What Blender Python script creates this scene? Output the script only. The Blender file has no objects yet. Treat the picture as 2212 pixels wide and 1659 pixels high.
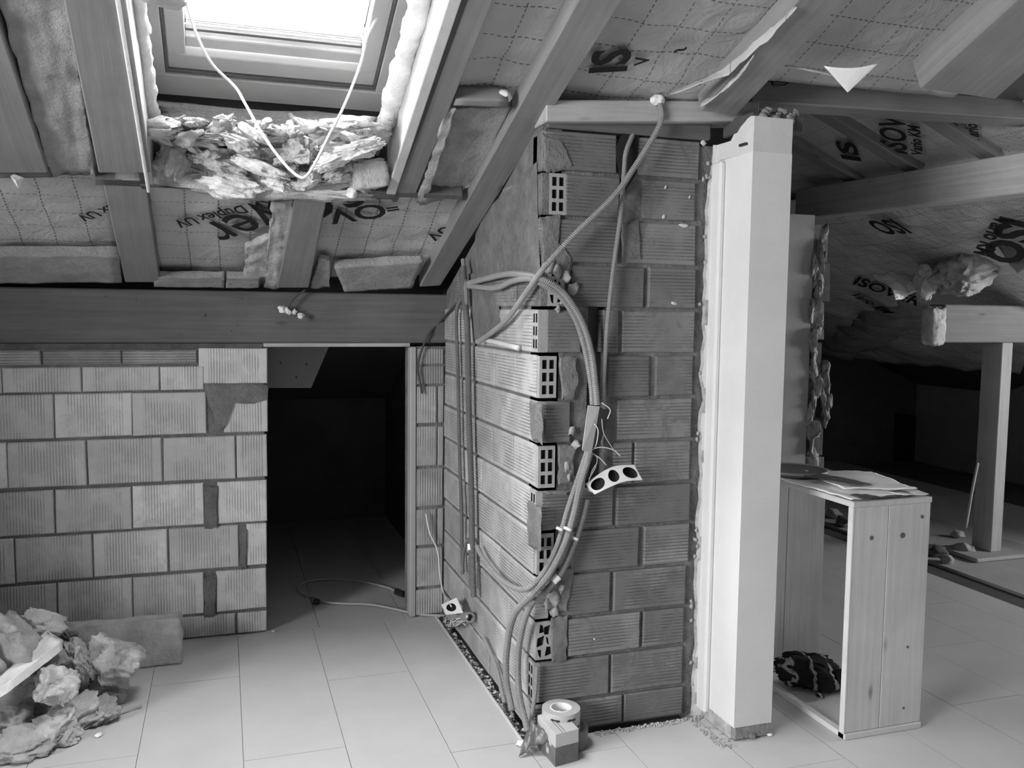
import bpy, bmesh, math, random
from mathutils import Vector, Matrix, noise

# ------------------------------------------------------------------ camera, sky, light, exposure
SC = bpy.context.scene
COL = SC.collection
F, CX, CY, EYE = 1900.0, 1106.0, 829.5, 1.45
YAW, PITCH, ROLL = math.radians(18.1746), math.radians(4.6767), math.radians(0.6594)
_fwd = Vector((math.sin(YAW), math.cos(YAW), 0)); _rt = Vector((math.cos(YAW), -math.sin(YAW), 0)); _up = Vector((0, 0, 1))
_f = _fwd * math.cos(PITCH) - _up * math.sin(PITCH)
_u = _up * math.cos(PITCH) + _fwd * math.sin(PITCH)
RT = _rt * math.cos(ROLL) + _u * math.sin(ROLL)
UP = _u * math.cos(ROLL) - _rt * math.sin(ROLL)
FW = _f
O = Vector((0, 0, EYE))
cam = bpy.data.objects.new('camera', bpy.data.cameras.new('camera'))
COL.objects.link(cam)
m = Matrix((RT, UP, -FW)).transposed().to_4x4(); m.translation = O
cam.matrix_world = m
cam.data.sensor_width = 36; cam.data.lens = F / 2212 * 36
cam.data.clip_start = 0.05
SC.camera = cam

SKY = 14.0
world = bpy.data.worlds.new('overcast_sky'); SC.world = world
world.use_nodes = True
world.node_tree.nodes['Background'].inputs[0].default_value = (1, 1, 1, 1)
world.node_tree.nodes['Background'].inputs[1].default_value = SKY

def portal(name, loc, rot, sx, sy):
    l = bpy.data.lights.new(name, 'AREA'); l.shape = 'RECTANGLE'; l.size = sx; l.size_y = sy
    l.cycles.is_portal = True
    o = bpy.data.objects.new(name, l); COL.objects.link(o); o.location = loc; o.rotation_euler = rot
    return o
TA = 0.42; RA = math.atan(TA)
# roof plane: z = 1.54 + TA*(4.02-Y) is the underside of the rafters
def roofz(Y, off=0.0): return 1.54 + off / math.cos(RA) + TA * (4.02 - Y)
# daylight: the skylight in the picture, a gable window far left and an added fill window in the right gable
SKY1 = (-.20, .545, 1.90, 3.20)
GW = (-1.15, 1.15, 1.15, 2.75)                               # gable window: y0, y1, z0, z1
EX = 6.8                                                   # right gable wall
RW = (1.45, 2.95, .80, 1.85)                                # added fill window, right gable: y0, y1, z0, z1
LX = -3.6                                                  # left gable wall
def backz(Y, off=0.0): return roofz(-1, off) - TA * (-1 - Y)
ym_ = (SKY1[2] + SKY1[3]) / 2
portal('skylight_portal', ((SKY1[0] + SKY1[1]) / 2, ym_, roofz(ym_, .40)), (-RA, 0, 0), SKY1[1] - SKY1[0], (SKY1[3] - SKY1[2]) / math.cos(RA))
portal('gable_window_portal', (LX - .12, (GW[0] + GW[1]) / 2, (GW[2] + GW[3]) / 2), (0, -math.pi / 2, 0), GW[3] - GW[2], GW[1] - GW[0])
portal('fill_window_portal', (EX + .12, (RW[0] + RW[1]) / 2, (RW[2] + RW[3]) / 2), (0, math.pi / 2, 0), RW[3] - RW[2], RW[1] - RW[0])

vs = SC.view_settings
vs.view_transform = 'Standard'; vs.look = 'None'; vs.gamma = 1.0; vs.use_curve_mapping = False
vs.exposure = 1.5
SC.cycles.max_bounces = 8; SC.cycles.diffuse_bounces = 5; SC.cycles.transparent_max_bounces = 12
SC.cycles.use_denoising = True

# ------------------------------------------------------------------ pixel rays on real planes
def ray(x, y): return (x - CX) / F * RT - (y - CY) / F * UP + FW
def onY(x, y, Y):
    d = ray(x, y); return O + d * (Y / d.y)
def onX(x, y, X):
    d = ray(x, y); return O + d * (X / d.x)
def onZ(x, y, z=0.0):
    d = ray(x, y); return O + d * ((z - EYE) / d.z)
def RP(x, y, off=0.0):
    d = ray(x, y); return O + d * ((roofz(0, off) - EYE) / (d.z + TA * d.y))
# second roof slope falling to the right: z = 2.2 - .42 (X-3)
def XP(x, y, off=0.0):
    d = ray(x, y); return O + d * ((2.2 + TA * 3 + off / math.cos(RA) - EYE) / (d.z + TA * d.x))
def crossz(X, off=0.0): return 2.2 - TA * (X - 3) + off / math.cos(RA)
NM = Vector((0, math.sin(RA), math.cos(RA)))     # up through the main roof
NX = Vector((math.sin(RA), 0, math.cos(RA)))

# ------------------------------------------------------------------ materials (greys only: the photograph is monochrome)
def g(v): return (v, v, v, 1)
def newmat(name):
    mt = bpy.data.materials.new(name); mt.use_nodes = True
    nt = mt.node_tree; b = nt.nodes['Principled BSDF']
    b.inputs['Specular IOR Level'].default_value = 0.25
    return mt, nt, b
def math_node(nt, op, a, b=None, clamp=False):
    n = nt.nodes.new('ShaderNodeMath'); n.operation = op; n.use_clamp = clamp
    for i, v in enumerate((a, b)):
        if v is None: continue
        if isinstance(v, (int, float)): n.inputs[i].default_value = v
        else: nt.links.new(v, n.inputs[i])
    return n.outputs[0]
def noise_node(nt, vec, scale, detail=4, rough=.6, dist=0):
    n = nt.nodes.new('ShaderNodeTexNoise'); n.inputs['Scale'].default_value = scale
    n.inputs['Detail'].default_value = detail; n.inputs['Roughness'].default_value = rough
    n.inputs['Distortion'].default_value = dist
    nt.links.new(vec, n.inputs['Vector']); return n.outputs['Fac']
def ramp(nt, fac, pts):
    n = nt.nodes.new('ShaderNodeValToRGB'); cr = n.color_ramp
    while len(cr.elements) > 1: cr.elements.remove(cr.elements[-1])
    cr.elements[0].position = pts[0][0]; cr.elements[0].color = g(pts[0][1])
    for p, v in pts[1:]:
        e = cr.elements.new(p); e.color = g(v)
    nt.links.new(fac, n.inputs[0]); return n.outputs[0]
def coords(nt, kind='Object'):
    n = nt.nodes.new('ShaderNodeTexCoord'); return n.outputs[kind]
def uvn(nt, name='UVMap'):
    n = nt.nodes.new('ShaderNodeUVMap'); n.uv_map = name; return n.outputs[0]
def sep(nt, v):
    n = nt.nodes.new('ShaderNodeSeparateXYZ'); nt.links.new(v, n.inputs[0]); return n.outputs
def comb(nt, x, y, z=0.0):
    n = nt.nodes.new('ShaderNodeCombineXYZ')
    for i, v in enumerate((x, y, z)):
        if isinstance(v, (int, float)): n.inputs[i].default_value = v
        else: nt.links.new(v, n.inputs[i])
    return n.outputs[0]
def bump(nt, b, h, strength, dist=.01):
    n = nt.nodes.new('ShaderNodeBump'); n.inputs['Strength'].default_value = strength
    n.inputs['Distance'].default_value = dist
    nt.links.new(h, n.inputs['Height']); nt.links.new(n.outputs[0], b.inputs['Normal'])
def objrand(nt):
    return nt.nodes.new('ShaderNodeObjectInfo').outputs['Random']

def plain(name, v, rough=.85, var=.12, scale=8, bs=.15, bscale=60, spec=.25, bdist=.01):
    mt, nt, b = newmat(name)
    c = coords(nt)
    f = noise_node(nt, c, scale, 6, .65)
    nt.links.new(ramp(nt, f, [(.25, v * (1 - var)), (.75, v * (1 + var))]), b.inputs['Base Color'])
    b.inputs['Roughness'].default_value = rough; b.inputs['Specular IOR Level'].default_value = spec
    bump(nt, b, noise_node(nt, c, bscale, 6, .7), bs, bdist)
    return mt
def wood(name, v, var=.25, knots=True, rough=.75):
    mt, nt, b = newmat(name)
    s = sep(nt, uvn(nt)); r = objrand(nt)
    off = math_node(nt, 'MULTIPLY', r, 37.0)
    u = math_node(nt, 'ADD', s[0], off)
    st = comb(nt, math_node(nt, 'MULTIPLY', u, 1.2), math_node(nt, 'MULTIPLY', s[1], 34), off)
    f = noise_node(nt, st, 1.6, 5, .65, .35)
    blot = noise_node(nt, comb(nt, u, s[1], off), 4.5, 4, .6)
    mix = math_node(nt, 'ADD', math_node(nt, 'MULTIPLY', f, .55), math_node(nt, 'MULTIPLY', blot, .45))
    fac = mix
    if knots:
        vo = nt.nodes.new('ShaderNodeTexVoronoi'); vo.inputs['Scale'].default_value = 1.0
        nt.links.new(comb(nt, math_node(nt, 'MULTIPLY', u, 3.2), math_node(nt, 'MULTIPLY', s[1], 9), off), vo.inputs['Vector'])
        k = math_node(nt, 'MULTIPLY', math_node(nt, 'SUBTRACT', .13, vo.outputs['Distance'], True), 3.2, True)
        fac = math_node(nt, 'SUBTRACT', mix, k, True)
    nt.links.new(ramp(nt, fac, [(.1, v * .35), (.38, v * (1 - var)), (.68, v * (1 + var))]), b.inputs['Base Color'])
    b.inputs['Roughness'].default_value = rough
    bump(nt, b, f, .25, .004)
    return mt
def ribbed(name, v, vertical, period=.0105, margin=True, var=.22, white=.5, smear_amt=.45):
    mt, nt, b = newmat(name)
    s = sep(nt, uvn(nt)); nu = sep(nt, uvn(nt, 'norm')); r = objrand(nt)
    c = coords(nt)
    a = s[0] if vertical else s[1]
    wob = math_node(nt, 'MULTIPLY', noise_node(nt, c, 6, 2), .004)
    ph = math_node(nt, 'MULTIPLY', math_node(nt, 'ADD', a, wob), 2 * math.pi / period)
    w = math_node(nt, 'SINE', ph)
    h = math_node(nt, 'MULTIPLY', math_node(nt, 'ADD', w, 1.0), .5)
    if margin:
        q = nu[0] if vertical else nu[1]
        lo, hi = (.14, .88) if vertical else (.1, .9)
        mk = math_node(nt, 'MULTIPLY', math_node(nt, 'GREATER_THAN', q, lo), math_node(nt, 'LESS_THAN', q, hi))
    else: mk = None
    worn = ramp(nt, noise_node(nt, c, 8, 4, .6), [(.40, .08), (.56, 1)])
    mask = math_node(nt, 'MULTIPLY', worn, mk) if mk is not None else worn
    groove = math_node(nt, 'MULTIPLY', math_node(nt, 'POWER', math_node(nt, 'SUBTRACT', 1.0, h, True), 3.0), mask)
    big = noise_node(nt, c, 5, 6, .7)
    tone = math_node(nt, 'ADD', math_node(nt, 'MULTIPLY', big, .62), math_node(nt, 'MULTIPLY', r, .38))
    base = ramp(nt, tone, [(.22, v * (1 - var)), (.5, v), (.7, v * (1 + var)), (.82, v * (1 + white * 1.2))])
    mx = nt.nodes.new('ShaderNodeMix'); mx.data_type = 'RGBA'
    nt.links.new(math_node(nt, 'MULTIPLY', groove, .62), mx.inputs[0])
    nt.links.new(base, mx.inputs[6]); mx.inputs[7].default_value = g(v * .22)
    # efflorescence rubbed onto the ridges
    mx2 = nt.nodes.new('ShaderNodeMix'); mx2.data_type = 'RGBA'
    eff = ramp(nt, noise_node(nt, c, 3.1, 5, .6), [(.54, 0), (.68, 1)])
    nt.links.new(math_node(nt, 'MULTIPLY', math_node(nt, 'MULTIPLY', eff, h), white * .9, True), mx2.inputs[0])
    nt.links.new(mx.outputs[2], mx2.inputs[6]); mx2.inputs[7].default_value = g(min(.85, v * 2.1))
    sm = nt.nodes.new('ShaderNodeMix'); sm.data_type = 'RGBA'
    smear = ramp(nt, noise_node(nt, c, 9, 7, .72, .6), [(.52, 0), (.60, 1)])
    nt.links.new(math_node(nt, 'MULTIPLY', smear, smear_amt), sm.inputs[0])
    nt.links.new(mx2.outputs[2], sm.inputs[6]); sm.inputs[7].default_value = g(v * .78)
    nt.links.new(sm.outputs[2], b.inputs['Base Color'])
    mask = math_node(nt, 'MULTIPLY', mask, math_node(nt, 'SUBTRACT', 1.0, math_node(nt, 'MULTIPLY', smear, min(1.0, smear_amt * 1.3))))
    hh = math_node(nt, 'ADD', math_node(nt, 'MULTIPLY', h, mask), math_node(nt, 'MULTIPLY', noise_node(nt, c, 70, 5), .5))
    bump(nt, b, hh, .55, .0035)
    b.inputs['Roughness'].default_value = .95; b.inputs['Specular IOR Level'].default_value = .1
    return mt
def membrane(name, v, gu=.115, gv=.115, wu=.022, wv=.022, ds=.55, dark=.12, rough=.42, spec=.5, crease=.5):
    mt, nt, b = newmat(name)
    s = sep(nt, uvn(nt)); c = coords(nt)
    wob = noise_node(nt, c, 2.2, 3)
    u = math_node(nt, 'ADD', s[0], math_node(nt, 'MULTIPLY', wob, .03))
    w = math_node(nt, 'ADD', s[1], math_node(nt, 'MULTIPLY', wob, .03))
    def line(a, other, per, wid):
        fr = math_node(nt, 'FRACT', math_node(nt, 'DIVIDE', a, per))
        on = math_node(nt, 'LESS_THAN', fr, wid)
        d = math_node(nt, 'LESS_THAN', math_node(nt, 'FRACT', math_node(nt, 'DIVIDE', other, .021)), ds)
        return math_node(nt, 'MULTIPLY', on, d)
    ln = math_node(nt, 'MAXIMUM', line(u, w, gu, wu), line(w, u, gv, wv))
    base = ramp(nt, noise_node(nt, c, 3.5, 5, .6), [(.3, v * .82), (.7, v * 1.15)])
    mx = nt.nodes.new('ShaderNodeMix'); mx.data_type = 'RGBA'
    nt.links.new(math_node(nt, 'MULTIPLY', ln, .85), mx.inputs[0])
    nt.links.new(base, mx.inputs[6]); mx.inputs[7].default_value = g(dark)
    nt.links.new(mx.outputs[2], b.inputs['Base Color'])
    b.inputs['Roughness'].default_value = rough; b.inputs['Specular IOR Level'].default_value = spec
    bump(nt, b, math_node(nt, 'ADD', noise_node(nt, c, 9, 5, .6, 1.2), math_node(nt, 'MULTIPLY', noise_node(nt, c, 60, 3), .08)), crease, .02)
    return mt

MT = {}
MT['floor'] = plain('floor_board', .50, .6, .07, 3, .05, 90)
MT['subfloor'] = plain('subfloor_concrete', .16, .95, .3, 12, .5, 40)
MT['mortar'] = plain('mortar_grey', .23, .97, .35, 13, 1.0, 45, .1, .02)
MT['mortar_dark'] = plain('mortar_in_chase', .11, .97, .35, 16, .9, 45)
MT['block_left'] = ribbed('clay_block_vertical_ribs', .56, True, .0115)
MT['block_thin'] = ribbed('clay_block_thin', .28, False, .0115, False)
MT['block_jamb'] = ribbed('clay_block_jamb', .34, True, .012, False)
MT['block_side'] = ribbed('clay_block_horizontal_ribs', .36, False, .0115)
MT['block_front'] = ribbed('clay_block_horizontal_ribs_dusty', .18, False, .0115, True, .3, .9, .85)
MT['clay'] = plain('clay_smooth', .33, .95, .2, 14, .4, 60)
MT['hole'] = plain('void_shade', .02, .98, .1, 10, .1, 20)  # near-black puts the deep shade of openings into the colour
MT['plaster'] = plain('white_plaster', .64, .8, .06, 5, .12, 70)
MT['plaster_raw'] = plain('unpainted_plaster', .55, .9, .1, 7, .2, 60)
MT['plaster_torn'] = plain('torn_plaster_edge', .42, .95, .4, 30, 1.0, 40)
MT['plaster_grey'] = plain('grey_plaster', .36, .9, .1, 4, .2, 50)
MT['concrete'] = plain('rough_concrete', .30, .97, .35, 30, 1.0, 60)
MT['rafter'] = wood('rafter_wood', .23, .17)
MT['rafter_pale'] = wood('pale_board_wood', .40, .2)
MT['beam'] = wood('old_beam_wood', .12, .22)
MT['shelf_wood'] = wood('pine_board', .50, .14)
MT['lath_wood'] = wood('pine_lath', .55, .10, False)
MT['post_wood'] = wood('post_wood', .40, .15)
MT['rigid'] = plain('reveal_board', .55, .8, .15, 6, .15, 30)
MT['foam'] = plain('white_foam', .80, .9, .1, 20, .8, 40)
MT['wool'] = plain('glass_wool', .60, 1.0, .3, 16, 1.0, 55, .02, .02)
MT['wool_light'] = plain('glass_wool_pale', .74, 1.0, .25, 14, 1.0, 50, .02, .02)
MT['wool_dim'] = plain('glass_wool_grey_shaded', .44, 1.0, .25, 12, 1.0, 50, .02, .02)  # grey batts; also puts shade into dim heap and background wool
MT['wrap'] = plain('crumpled_fleece', .82, .8, .12, 12, .7, 30, .3, .02)
MT['membrane'] = membrane('roof_membrane', .46, .118, .118, .045, .028, .62, .07)
MT['membrane_r'] = membrane('roof_membrane_right', .38, .118, .118, .036, .042, .62, .07)
MT['membrane_x'] = membrane('roof_membrane_cross', .46, .12, .12, .03, .03, .6, .12, .35, .6)
MT['film'] = membrane('glossy_membrane_film', .72, .12, .12, .03, .03, .6, .1, .18, .8, 1.0)
MT['ink'] = plain('printed_ink', .015, .6, .05, 5, .0, 10)
MT['frame'] = plain('window_frame_wood', .48, .45, .06, 4, .03, 40)
MT['frame_dark'] = plain('window_gasket', .12, .6, .1, 5, .05, 40)
MT['deck'] = plain('roof_deck', .08, .95, .2, 6, .3, 30)
MT['shell'] = plain('attic_shell_wall', .34, .95, .1, 3, .2, 30)
MT['dark_wall'] = plain('unlit_block_wall', .10, .97, .2, 5, .3, 30)  # dark colour carries the lack of light on the far walls
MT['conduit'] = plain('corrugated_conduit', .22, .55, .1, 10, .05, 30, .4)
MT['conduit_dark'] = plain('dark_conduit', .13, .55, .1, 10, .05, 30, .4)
MT['cable_white'] = plain('white_cable', .72, .4, .03, 8, .02, 30, .5)
MT['cable_grey'] = plain('grey_cable', .38, .5, .05, 8, .02, 30, .4)
MT['cable_dark'] = plain('dark_cable', .06, .6, .05, 8, .02, 30, .3)
MT['plastic'] = plain('grey_white_plastic', .58, .45, .04, 8, .02, 30, .5)
MT['plastic_white'] = plain('white_plastic', .85, .4, .03, 8, .02, 30, .5)
MT['black'] = plain('black_plastic', .02, .5, .1, 8, .05, 30, .5)
MT['paper'] = plain('newsprint', .88, .8, .08, 14, .2, 20)
MT['paper_print'] = plain('newsprint_picture', .10, .7, .6, 26, .1, 20)
MT['tape'] = plain('tape_roll_side', .46, .5, .06, 40, .1, 60, .4)
MT['tape_core'] = plain('cardboard_core', .80, .85, .05, 20, .1, 60)
MT['tape_dark'] = plain('brown_tape', .12, .35, .1, 20, .1, 60, .5)
MT['carton'] = plain('carton_pale', .48, .75, .05, 10, .05, 40)
MT['carton_dark'] = plain('carton_dark_print', .14, .7, .25, 18, .05, 40)
MT['rubble'] = plain('plaster_crumbs', .45, .95, .4, 30, .6, 60)
# glass: lets the daylight straight through, keeps a reflection
mt, nt, b = newmat('window_glass')
tr = nt.nodes.new('ShaderNodeBsdfTransparent'); tr.inputs[0].default_value = g(.97)
gl = nt.nodes.new('ShaderNodeBsdfGlossy'); gl.inputs['Roughness'].default_value = .05
fr = nt.nodes.new('ShaderNodeFresnel'); fr.inputs[0].default_value = 1.3
mx = nt.nodes.new('ShaderNodeMixShader'); nt.links.new(fr.outputs[0], mx.inputs[0])
nt.links.new(tr.outputs[0], mx.inputs[1]); nt.links.new(gl.outputs[0], mx.inputs[2])
nt.links.new(mx.outputs[0], nt.nodes['Material Output'].inputs[0]); MT['glass'] = mt
# striped knitted cloth
mt, nt, b = newmat('dark_striped_knit')
c = coords(nt); s = sep(nt, c)
wv = math_node(nt, 'SINE', math_node(nt, 'ADD', math_node(nt, 'MULTIPLY', s[0], 75), math_node(nt, 'MULTIPLY', noise_node(nt, c, 9, 3), 9)))
nt.links.new(ramp(nt, math_node(nt, 'ADD', math_node(nt, 'MULTIPLY', wv, .5), .5), [(.9, .012), (.96, .28)]), b.inputs['Base Color'])
b.inputs['Roughness'].default_value = 1; bump(nt, b, noise_node(nt, c, 160, 2), .6, .004); MT['knit'] = mt

# ------------------------------------------------------------------ builders
def setp(o, label=None, cat=None, group=None, kind=None):
    if label: o['label'] = label
    if cat: o['category'] = cat
    if group: o['group'] = group
    if kind: o['kind'] = kind
    return o
def link(name, me, mat, parent=None, smooth=False):
    o = bpy.data.objects.new(name, me); COL.objects.link(o)
    for x in (mat if isinstance(mat, (list, tuple)) else [mat]): me.materials.append(MT[x] if isinstance(x, str) else x)
    if parent is not None: o.parent = parent
    if smooth:
        me.polygons.foreach_set('use_smooth', [True] * len(me.polygons))
    return o
def mesh(name, verts, faces, mat, parent=None, uvs=None, smooth=False, mats=None):
    me = bpy.data.meshes.new(name); me.from_pydata([tuple(v) for v in verts], [], faces)
    if uvs is not None:
        for nm, fn in uvs.items():
            l = me.uv_layers.new(name=nm)
            for p in me.polygons:
                for li in p.loop_indices:
                    l.data[li].uv = fn(me.loops[li].vertex_index)
    o = link(name, me, mat, parent, smooth)
    if mats: me.polygons.foreach_set('material_index', mats)
    me.update(); return o
def empty(name, loc, label=None, cat=None, group=None, kind=None):
    # things are built in world coordinates: the Empty marks the base, children keep world placement
    o = bpy.data.objects.new(name, None); COL.objects.link(o); o.location = loc; o.empty_display_size = .05
    return setp(o, label, cat, group, kind)
def adopt(child, root):
    child.parent = root; child.matrix_parent_inverse = Matrix.Translation(-Vector(root.location)); return child
QF = [(0, 3, 2, 1), (4, 5, 6, 7), (0, 1, 5, 4), (1, 2, 6, 5), (2, 3, 7, 6), (3, 0, 4, 7)]
def hexa(name, q, thick, mat, parent=None, bev=.003):
    """q: 4 corners (a-left, a-right, b-right, b-left), thick: vector; UV in metres along the long axis a->b"""
    q = [Vector(p) for p in q]; t = Vector(thick)
    vv = q + [p + t for p in q]
    bm = bmesh.new(); bv = [bm.verts.new(p) for p in vv]
    for f in QF: bm.faces.new([bv[i] for i in f])
    bmesh.ops.recalc_face_normals(bm, faces=bm.faces)
    if bev: bmesh.ops.bevel(bm, geom=list(bm.edges), offset=bev, segments=1, affect='EDGES', profile=.5)
    L = (q[3] - q[0]); ln = L.normalized(); W = (q[1] - q[0]); wn = (W - ln * W.dot(ln)).normalized(); tn = ln.cross(wn)
    uvl = bm.loops.layers.uv.new('UVMap')
    for f in bm.faces:
        f.normal_update(); n = f.normal
        for l in f.loops:
            d = l.vert.co - q[0]
            a, bb, cc = d.dot(ln), d.dot(wn), d.dot(tn)
            if abs(n.dot(ln)) > .7: l[uvl].uv = (cc * .2, bb)
            elif abs(n.dot(tn)) > .6: l[uvl].uv = (a, bb)
            else: l[uvl].uv = (a, cc + .4)
    me = bpy.data.meshes.new(name); bm.to_mesh(me); bm.free()
    return link(name, me, mat, parent)
def box(name, p0, p1, mat, parent=None, bev=.003):
    """axis aligned; UV runs along the longest side"""
    x0, y0, z0 = p0; x1, y1, z1 = p1
    d = (x1 - x0, y1 - y0, z1 - z0); k = max(range(3), key=lambda i: d[i])
    if k == 0: q = [(x0, y0, z0), (x0, y1, z0), (x1, y1, z0), (x1, y0, z0)]; t = (0, 0, d[2])
    elif k == 1: q = [(x0, y0, z0), (x1, y0, z0), (x1, y1, z0), (x0, y1, z0)]; t = (0, 0, d[2])
    else: q = [(x0, y0, z0), (x1, y0, z0), (x1, y0, z1), (x0, y0, z1)]; t = (0, d[1], 0)
    return hexa(name, q, t, mat, parent, min(bev, min(abs(v) for v in d) * .3))
def tube(name, pts, r, mat, parent=None, seg=8, ribs=False, res=6, closed_caps=True, pitch=.006):
    """Catmull-Rom tube; ribs -> corrugated"""
    P = [Vector(p) for p in pts]; P = [P[0] * 2 - P[1]] + P + [P[-1] * 2 - P[-2]]
    path = []
    for i in range(1, len(P) - 2):
        a, b_, c_, d_ = P[i - 1:i + 3]
        n = res if not ribs else max(4, int((c_ - b_).length / (pitch / 2)))
        for k in range(n):
            t = k / n
            path.append(.5 * ((2 * b_) + (c_ - a) * t + (2 * a - 5 * b_ + 4 * c_ - d_) * t * t + (3 * b_ - a - 3 * c_ + d_) * t ** 3))
    path.append(P[-2])
    V = []; Fc = []; up = Vector((.3, .2, 1)).normalized()
    T = [(path[min(i + 1, len(path) - 1)] - path[max(i - 1, 0)]).normalized() for i in range(len(path))]
    nrm = T[0].orthogonal().normalized()
    for i, p in enumerate(path):
        nrm = (nrm - T[i] * nrm.dot(T[i])).normalized(); bi = T[i].cross(nrm)
        rr = r * (1.0 if not ribs or i % 2 else .84)
        for k in range(seg):
            a = 2 * math.pi * k / seg; V.append(p + (nrm * math.cos(a) + bi * math.sin(a)) * rr)
    for i in range(len(path) - 1):
        for k in range(seg):
            k2 = (k + 1) % seg; Fc.append((i * seg + k, i * seg + k2, (i + 1) * seg + k2, (i + 1) * seg + k))
    Fc.append(tuple(range(seg))[::-1]); n0 = (len(path) - 1) * seg; Fc.append(tuple(range(n0, n0 + seg)))
    return mesh(name, V, Fc, mat, parent, smooth=not ribs)
def cyl(name, c0, c1, r0, mat, parent=None, seg=24, r1=None, inner=0.0):
    c0, c1 = Vector(c0), Vector(c1); ax = (c1 - c0).normalized(); n = ax.orthogonal().normalized(); bi = ax.cross(n); r1 = r1 or r0
    V = []; Fc = []
    rings = [(c0, r0), (c1, r1)] if not inner else [(c0, r0), (c1, r1), (c1, inner), (c0, inner)]
    for c, r in rings:
        for k in range(seg):
            a = 2 * math.pi * k / seg; V.append(c + (n * math.cos(a) + bi * math.sin(a)) * r)
    R = len(rings)
    for i in range(R if inner else R - 1):
        j = (i + 1) % R
        for k in range(seg):
            k2 = (k + 1) % seg; Fc.append((i * seg + k, i * seg + k2, j * seg + k2, j * seg + k))
    if not inner: Fc += [tuple(range(seg))[::-1], tuple(range(seg, 2 * seg))]
    return mesh(name, V, Fc, mat, parent)
def brick(o0, U, V, N, u0, u1, v0, v1, mat, parent, depth=.05, rnd=None, jit=.0015, name='brick'):
    """one clay block: front face proud of the mortar, chamfered; U,V in plane, N towards the room"""
    rnd = rnd or random
    c = [(u0, v0), (u1, v0), (u1, v1), (u0, v1)]
    c = [(a + rnd.uniform(-jit, jit), b_ + rnd.uniform(-jit, jit)) for a, b_ in c]
    ch = min(.004, (u1 - u0) * .2, (v1 - v0) * .2); pr = rnd.uniform(-.0025, .0035)
    cu, cv = (u0 + u1) / 2, (v0 + v1) / 2
    ins = [(a + math.copysign(ch, cu - a), b_ + math.copysign(ch, cv - b_)) for a, b_ in c]
    W = []; uv = []
    for a, b_ in c: W.append(o0 + U * a + V * b_ - N * depth); uv.append((a - u0, b_ - v0))
    for a, b_ in c: W.append(o0 + U * a + V * b_ + N * (pr - .004)); uv.append((a - u0, b_ - v0))
    for a, b_ in ins: W.append(o0 + U * a + V * b_ + N * pr); uv.append((a - u0, b_ - v0))
    Fc = [(8, 9, 10, 11)]
    for i in range(4):
        j = (i + 1) % 4
        Fc.append((i, j, 4 + j, 4 + i)); Fc.append((4 + i, 4 + j, 8 + j, 8 + i))
    du, dv = max(u1 - u0, .01), max(v1 - v0, .01)
    return mesh(name, W, Fc, mat, parent, uvs={'UVMap': lambda i: uv[i], 'norm': lambda i: (uv[i][0] / du, uv[i][1] / dv)})
def hollow(o0, U, V, N, u0, u1, v0, v1, parent, depth=.06, cols=2, rows=3, hole_d=.0105, skew=0.0, name='brick', rnd=random):
    """block end with rows x cols open cells"""
    us = [u0]; vs_ = [v0]
    w = u1 - u0; h = v1 - v0; mu = w * .16; mv = h * .09
    for k in range(cols):
        cw = (w - mu * (cols + 1)) / cols; a = u0 + mu + k * (cw + mu); us += [a, a + cw]
    us.append(u1)
    for k in range(rows):
        chh = (h - mv * (rows + 1)) / rows; a = v0 + mv + k * (chh + mv); vs_ += [a, a + chh]
    vs_.append(v1)
    nu, nv = len(us), len(vs_); W = []; Fc = []; mi = []
    for j, vv in enumerate(vs_):
        for i, uu in enumerate(us):
            sk = skew * (math.sin(i * 1.7 + j) * .5) if 0 < i < nu - 1 and 0 < j < nv - 1 else 0
            W.append(o0 + U * (uu + sk) + V * (vv + sk) + N * .001)
    idx = lambda i, j: j * nu + i
    for j in range(nv - 1):
        for i in range(nu - 1):
            q = (idx(i, j), idx(i + 1, j), idx(i + 1, j + 1), idx(i, j + 1))
            if i % 2 == 1 and j % 2 == 1:
                b0 = len(W)
                for k in q: W.append(W[k] - N * hole_d)
                for k in range(4):
                    k2 = (k + 1) % 4; Fc.append((q[k], q[k2], b0 + k2, b0 + k)); mi.append(1)
                Fc.append((b0, b0 + 1, b0 + 2, b0 + 3)); mi.append(1)  # shallow cell; black stands in for its deep shade
            else: Fc.append(q); mi.append(0)
    # outer sides
    b0 = len(W); cs = [idx(0, 0), idx(nu - 1, 0), idx(nu - 1, nv - 1), idx(0, nv - 1)]
    for k in cs: W.append(W[k] - N * depth)
    for k in range(4):
        k2 = (k + 1) % 4; Fc.append((cs[k], b0 + k, b0 + k2, cs[k2])); mi.append(0)
    return mesh(name, W, Fc, ['clay', 'hole'], parent, mats=mi)
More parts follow.
